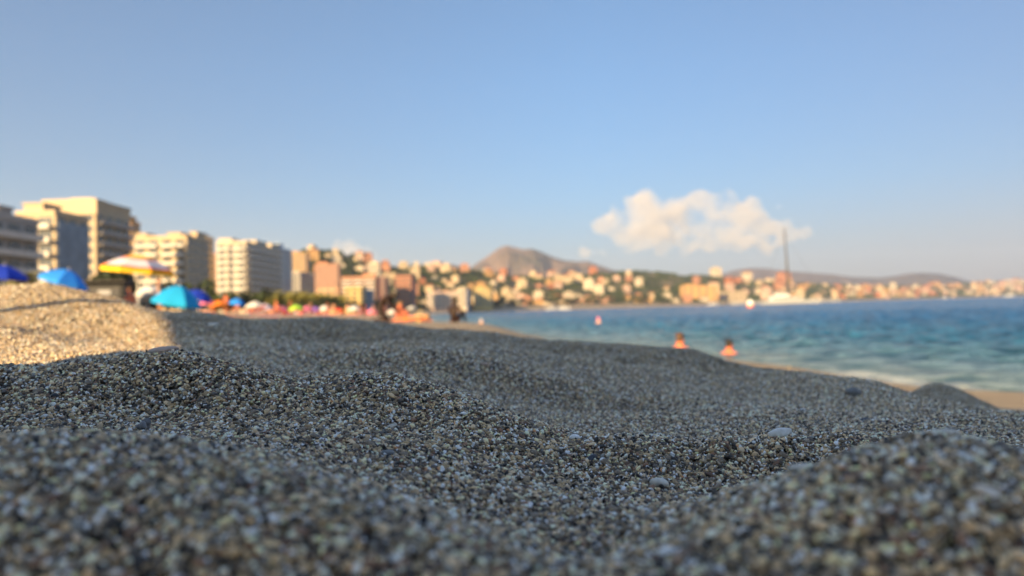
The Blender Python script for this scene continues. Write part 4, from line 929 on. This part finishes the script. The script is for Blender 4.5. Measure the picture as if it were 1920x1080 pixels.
def put(kind, px, py, wpx, asp, asp_z, mt, label, cat, rot=(0,0,0), curve=.3, lift=.25, seed=None):
    p = hit(px, py); dist = p.y; L = wpx * dist / FPX; sd = seed or int(px)
    if kind == 'stone': me = stone_me('pebble', (L, L * asp, L * asp_z), sd); nm = 'pebble'; th = L * asp_z
    else: me = shard_me('shell_fragment', L, L * asp, L * asp_z, L * curve, sd); nm = 'shell_fragment'; th = L * .3
    o = link(nm, me, mt, None, p + Vector((0, 0, th * lift + .0008))); o.rotation_euler = rot; tag(o, label, cat); return o
put('shard', 1462, 822, 46, .42, .07, W_, 'long curved white shell fragment on the crest of the sharp ridge at the right', 'shell', (R(25), R(-6), R(8)), .22, .5)
put('shard', 861, 846, 17, .75, .2, W_, 'blunt white shell chip, left of the upright white sliver', 'shell', (R(35), R(20), R(30)), .15, .5)
put('shard', 886, 843, 17, .4, .15, W_, 'thin white sliver standing upright beside the blunt white chip', 'shell', (R(30), R(-60), R(20)), .15, .6)
put('stone', 1078, 827, 21, .8, .6, W_, 'rounded white pebble where the left mound runs down to the sharp ridge', 'pebble', (0, 0, R(10)), lift=.35)
put('shard', 1506, 890, 60, .45, .06, PALE, 'flat pale shell fragment lying on the front of the sharp ridge at the right', 'shell', (R(8), 0, R(8)), .1, .5)
put('stone', 1235, 915, 38, .8, .55, PALE, 'blurred pale lumpy pebble in front of the sharp ridge, right of centre', 'pebble', (0, R(10), 0), lift=.3)
put('stone', 305, 664, 60, .7, .22, PINK, 'flat pinkish stone in the shade behind the left mound', 'pebble', (R(5), R(-4), R(10)), lift=.4)
put('stone', 400, 612, 20, .7, .4, PALE, 'small pale pebble high on the shaded ridge at the left', 'pebble')
put('stone', 1601, 741, 26, .9, .7, GRY, 'dark round pebble just below the crest of the far right ridge', 'pebble')
put('stone', 1622, 792, 27, .7, .28, SL, 'flat dark slate chip in the hollow at the right', 'pebble', (R(10), R(-12), R(20)))
put('stone', 790, 768, 26, .7, .22, SL, 'slate chip on the face of the centre mound', 'pebble', (R(25), R(12), R(-10)))
put('stone', 482, 775, 26, .7, .25, SL, 'bluish slate chip at the foot of the left mound', 'pebble', (R(20), 0, R(10)))
put('stone', 1105, 868, 28, .5, .25, SL, 'slim blue-grey slate chip leaning on the front of the sharp ridge', 'pebble', (R(20), R(-35), R(10)), lift=.5)
put('stone', 738, 743, 19, .8, .6, TAN, 'tan pebble near the top of the centre mound', 'pebble')
put('stone', 908, 688, 17, .8, .6, PINK, 'pinkish pebble in the blurred hollow behind the centre mound', 'pebble')
put('stone', 1386, 765, 22, .8, .5, PINK, 'rosy pebble in the hollow below the far right ridge', 'pebble')
put('stone', 1243, 772, 25, .5, .3, BRN, 'dark brown bit of driftwood in the hollow right of centre', 'driftwood', (0, R(-10), R(5)))
put('shard', 734, 806, 22, .4, .15, PALE, 'small cream shell sliver below the centre mound', 'shell', (R(15), R(-15), R(10)), .15, .5)
put('shard', 186, 786, 18, .6, .12, PALE, 'little pale shell chip at the foot of the left mound', 'shell', (R(15), R(-5), R(15)), .2, .5)
put('stone', 1252, 1046, 34, .8, .6, W_, 'blurred white pebble at the bottom of the photo, right of centre', 'pebble')
put('shard', 1777, 823, 44, .6, .1, PALE, 'blurred pale shell fragment on top of the near mound at the right', 'shell', (R(10), R(5), R(5)), .15, .5)
put('shard', 1852, 940, 60, .4, .12, W_, 'blurred white shell sliver low on the near mound at the right', 'shell', (R(20), R(25), R(10)), .15, .5)
put('stone', 726, 856, 26, .8, .5, GRY, 'grey pebble on the flat sand below the centre mound', 'pebble')
put('stone', 1505, 772, 14, .8, .5, W_, 'tiny white pebble in the hollow below the far right ridge', 'pebble')
put('stone', 103, 748, 16, .8, .7, DGR, 'black pebble on the face of the left mound', 'pebble')
put('stone', 1480, 691, 5, .8, .8, TAN, 'sunlit tan pebble on the strip of sand at the waterline', 'pebble')
# snail shell
p = hit(271, 808); sr = empty('snail_shell', p + Vector((0, 0, .0026)), R(20), 'grey spiral snail shell at the foot of the left mound', 'shell')
V = []; F = []; n = 70; K = 12
for i in range(n):
    t = i / (n - 1); a = t * 2 * math.pi * 3.2; s_ = math.exp(-1.5 * (1 - t)) ; R0 = .0026 * s_; rr_ = .0024 * s_; c = Vector((-.0042 + .0052 * t**1.2, R0 * math.cos(a), R0 * math.sin(a)))
    rd = Vector((0, math.cos(a), math.sin(a)))
    for k_ in range(K): b = 2 * math.pi * k_ / K; V.append(c + rd * rr_ * math.cos(b) + Vector((1, 0, 0)) * rr_ * math.sin(b) * 1.05)
for i in range(n - 1):
    for k_ in range(K): q = i * K + k_; q2 = i * K + (k_ + 1) % K; F.append((q, q + K, q2 + K, q2))
F.append(tuple(range(K))); F.append(tuple(reversed(range((n - 1) * K, n * K))))
link('whorls', pymesh('whorls', V, F, True), sm_('snail', (.22,.22,.23), rough=.35), sr)
# dry stalk
p = hit(605, 636); m = MB(); pts = [Vector((-.018,0,.004)), Vector((-.008,.002,.010)), Vector((.004,0,.018)), Vector((.012,0,.030))]; m.tube(pts, [.0008,.0008,.0007,.0004], 6)
tag(m.obj('dry_stalk', TAN, None, p), 'thin dry curved stalk sticking out of the shaded sand left of centre', 'stalk')

# ------------------------------------------------------------------ added shade: unseen canvas behind the camera, shaped to darken the foreground
hs = Vector((-SUN_H.x, -SUN_H.y)).normalized(); perp = Vector((hs.y, -hs.x)); TE = math.tan(SUN_EL)
def WP(p_, h_, q_):                      # point of the shading plane: p across, h height where the light crosses q = 0
    v = perp * p_ + hs * q_; return Vector((v.x, v.y, EYE + h_ - q_ * TE))
QW = -1.05
hem = []  # lower edge of the added canvas, traced back from the wanted shadow line
for (px, py, d_) in [(290,582,1.72),(298,605,1.45),(308,630,1.2),(306,648,1.05),(262,660,.90)]:
    p = at(px, py, d_); z = gz(p.x, p.y, False) - EYE; q_ = p.x * hs.x + p.y * hs.y; hem.append((p.x * perp.x + p.y * perp.y, z + q_ * TE + .004))
hem.sort(); print('HEM', hem)
hem = hem + [(hem[-1][0] + .004, -.12), (-.3, -.12), (.3, -.12), (.9, -.12), (1.6, -.12), (2.4, -.12)]
wb = empty('added_shade_canvas', (-1.1, -1.1, gz(-1.1, -1.1)), 0, 'navy and brown striped canvas on posts, added unseen behind the camera to shade the sand', 'added shade')
o0 = wb.location
V = []; F = []; I = []
for i, (p_, h_) in enumerate(hem):
    for j in range(5): 
        t = j / 4; V.append(WP(p_, h_ + (1.08 - h_) * t, QW + .02 * math.sin(p_ * 5)) - o0)
for i in range(len(hem) - 1):
    for j in range(4): q = i * 5 + j; F.append((q, q + 5, q + 6, q + 1)); I.append(j % 2)
me = pymesh('shade_canvas', V, F); me.polygons.foreach_set('material_index', I); cv = link('shade_canvas', me, [fab('shade_canvas_navy', (.03,.04,.07)), fab('shade_canvas_brown', (.16,.12,.08))], wb)
sd = cv.modifiers.new('t', 'SOLIDIFY'); sd.thickness = .004
for p_ in (hem[0][0] + .01, -.3, 1.0, 2.39):
    b_ = WP(p_, 1.10, QW - .03); gz_ = gz(b_.x, b_.y); m = MB(); m.tube([Vector((b_.x, b_.y, gz_ - .1)) - o0, b_ - o0], .014, 8); m.obj('added_shade_post', BARK, wb)

# ------------------------------------------------------------------ clouds, beyond the haze
CM = bpy.data.materials.new('cloud'); CM.use_nodes = True; _n = CM.node_tree.nodes; _n.remove(_n['Principled BSDF'])
pv = _n.new('ShaderNodeVolumePrincipled'); pv.inputs['Color'].default_value = (.99,.94,.87,1); pv.inputs['Density'].default_value = .003; pv.inputs['Anisotropy'].default_value = 0.0
_g = _n.new('ShaderNodeNewGeometry'); _z = _n.new('ShaderNodeTexNoise'); _z.inputs['Scale'].default_value = .0011; _z.inputs['Detail'].default_value = 5; _z.inputs['Roughness'].default_value = .6
_m = _n.new('ShaderNodeMapRange'); _m.inputs['From Min'].default_value = .33; _m.inputs['From Max'].default_value = .62; _m.inputs['To Min'].default_value = 0; _m.inputs['To Max'].default_value = .0024
_l = CM.node_tree.links; _l.new(_g.outputs['Position'], _z.inputs['Vector']); _l.new(_z.outputs[0], _m.inputs[0]); _l.new(_m.outputs[0], pv.inputs['Density'])
CM.node_tree.links.new(pv.outputs[0], _n['Material Output'].inputs['Volume'])
def cloud(blobs, Y, lab, vox):           # blobs: px, py, radius px
    b = bmesh.new(); c0 = at(blobs[0][0], blobs[0][1], Y); gc = random.Random(len(blobs))
    for (px, py, rp) in blobs:
        p = at(px, py, Y); r_ = rp * 1.3 * Y / FPX
        for q in range(11):
            o_ = Vector((gc.gauss(0, .6), gc.gauss(0, .5), gc.gauss(0, .42))) * r_; rr_ = r_ * gc.uniform(.35, .75)
            bmesh.ops.create_icosphere(b, subdivisions=2, radius=rr_, matrix=Matrix.Translation(p - c0 + o_) @ Matrix.Diagonal((1.15, 1, .8, 1)))
    me = bpy.data.meshes.new('cloud'); b.to_mesh(me); b.free(); o = bpy.data.objects.new('cloud', me); COL.objects.link(o)
    rm = o.modifiers.new('r', 'REMESH'); rm.mode = 'VOXEL'; rm.voxel_size = vox
    dg = bpy.context.evaluated_depsgraph_get(); m2 = bpy.data.meshes.new_from_object(o.evaluated_get(dg)); bpy.data.objects.remove(o)
    n_ = len(m2.vertices); co = np.empty(n_ * 3, np.float32); m2.vertices.foreach_get('co', co); co = co.reshape(-1, 3)
    co[:, 0] += 220 * fbm(co[:, 2] / 500, co[:, 1] / 500 + 9, 3); co[:, 2] += 150 * fbm(co[:, 0] / 450, co[:, 1] / 450, 4)
    m2.vertices.foreach_set('co', co.ravel()); m2.materials.clear(); m2.materials.append(CM); m2.update()
    o = bpy.data.objects.new('cloud', m2); COL.objects.link(o); o.location = c0; tag(o, lab, 'cloud')
cloud([(1225,385,14),(1200,400,22),(1172,418,24),(1180,440,18),(1215,425,26),(1240,450,20),(1265,395,20),(1310,384,18),(1350,388,18),(1390,398,16),(1425,402,12),(1330,400,12),(1380,438,20),(1420,432,20),(1460,436,18),(1500,436,12),(1400,415,12),(1330,455,12),(1300,462,10),(1262,440,14),(1240,468,9),(1190,462,12),(1420,455,10),(1290,466,9),(1340,466,9),(1385,462,9),(1160,405,14),(1205,378,14),(1150,425,10),(1470,450,9),(1230,410,26),(1195,430,22),(1290,425,16),(1325,432,15),(1350,418,14),(1370,405,13)], 21000, 'large sunlit white cloud with a grey hollow, behind the top of the mast', 90)
cloud([(640,466,9),(655,458,10),(672,466,10),(690,474,9),(655,472,10)], 21000, 'small pale cloud rising behind the left hillside', 90)
cloud([(1098,470,8),(1104,476,8),(1130,474,6)], 21000, 'faint pinkish cloud just right of the mountain', 90)

# ------------------------------------------------------------------ haze
m = MB(); m.box(-9500, 11500, -250, 14500, -14, 900)
HZ = bpy.data.materials.new('haze'); HZ.use_nodes = True; _n = HZ.node_tree.nodes; _n.remove(_n['Principled BSDF'])
pv = _n.new('ShaderNodeVolumePrincipled'); pv.inputs['Color'].default_value = (.80,.87,1.0,1); pv.inputs['Density'].default_value = .000075; pv.inputs['Anisotropy'].default_value = .2
HZ.node_tree.links.new(pv.outputs[0], _n['Material Output'].inputs['Volume'])
tag(m.obj('haze', HZ), kind='stuff')

# ------------------------------------------------------------------ labels: number off look-alikes from left to right
def ordn(i):
    w_ = ['first','second','third','fourth','fifth','sixth','seventh','eighth','ninth','tenth','eleventh','twelfth','thirteenth','fourteenth','fifteenth','sixteenth','seventeenth','eighteenth','nineteenth','twentieth']
    return w_[i] if i < 20 else ('%d%s' % (i + 1, {1: 'st', 2: 'nd', 3: 'rd'}.get((i + 1) % 10, 'th')))
bylab = {}
for o in list(bpy.data.objects):
    if o.get('label') and o.parent is None: bylab.setdefault(o['label'], []).append(o)
for lab, os_ in bylab.items():
    if len(os_) < 2: continue
    os_.sort(key=lambda o: o.location.x / max(o.location.y, .1))
    for i, o in enumerate(os_): o['label'] = ('%s from the left: %s' % (ordn(i), lab)) if i < len(os_) - 1 or len(os_) > 2 else 'rightmost: ' + lab
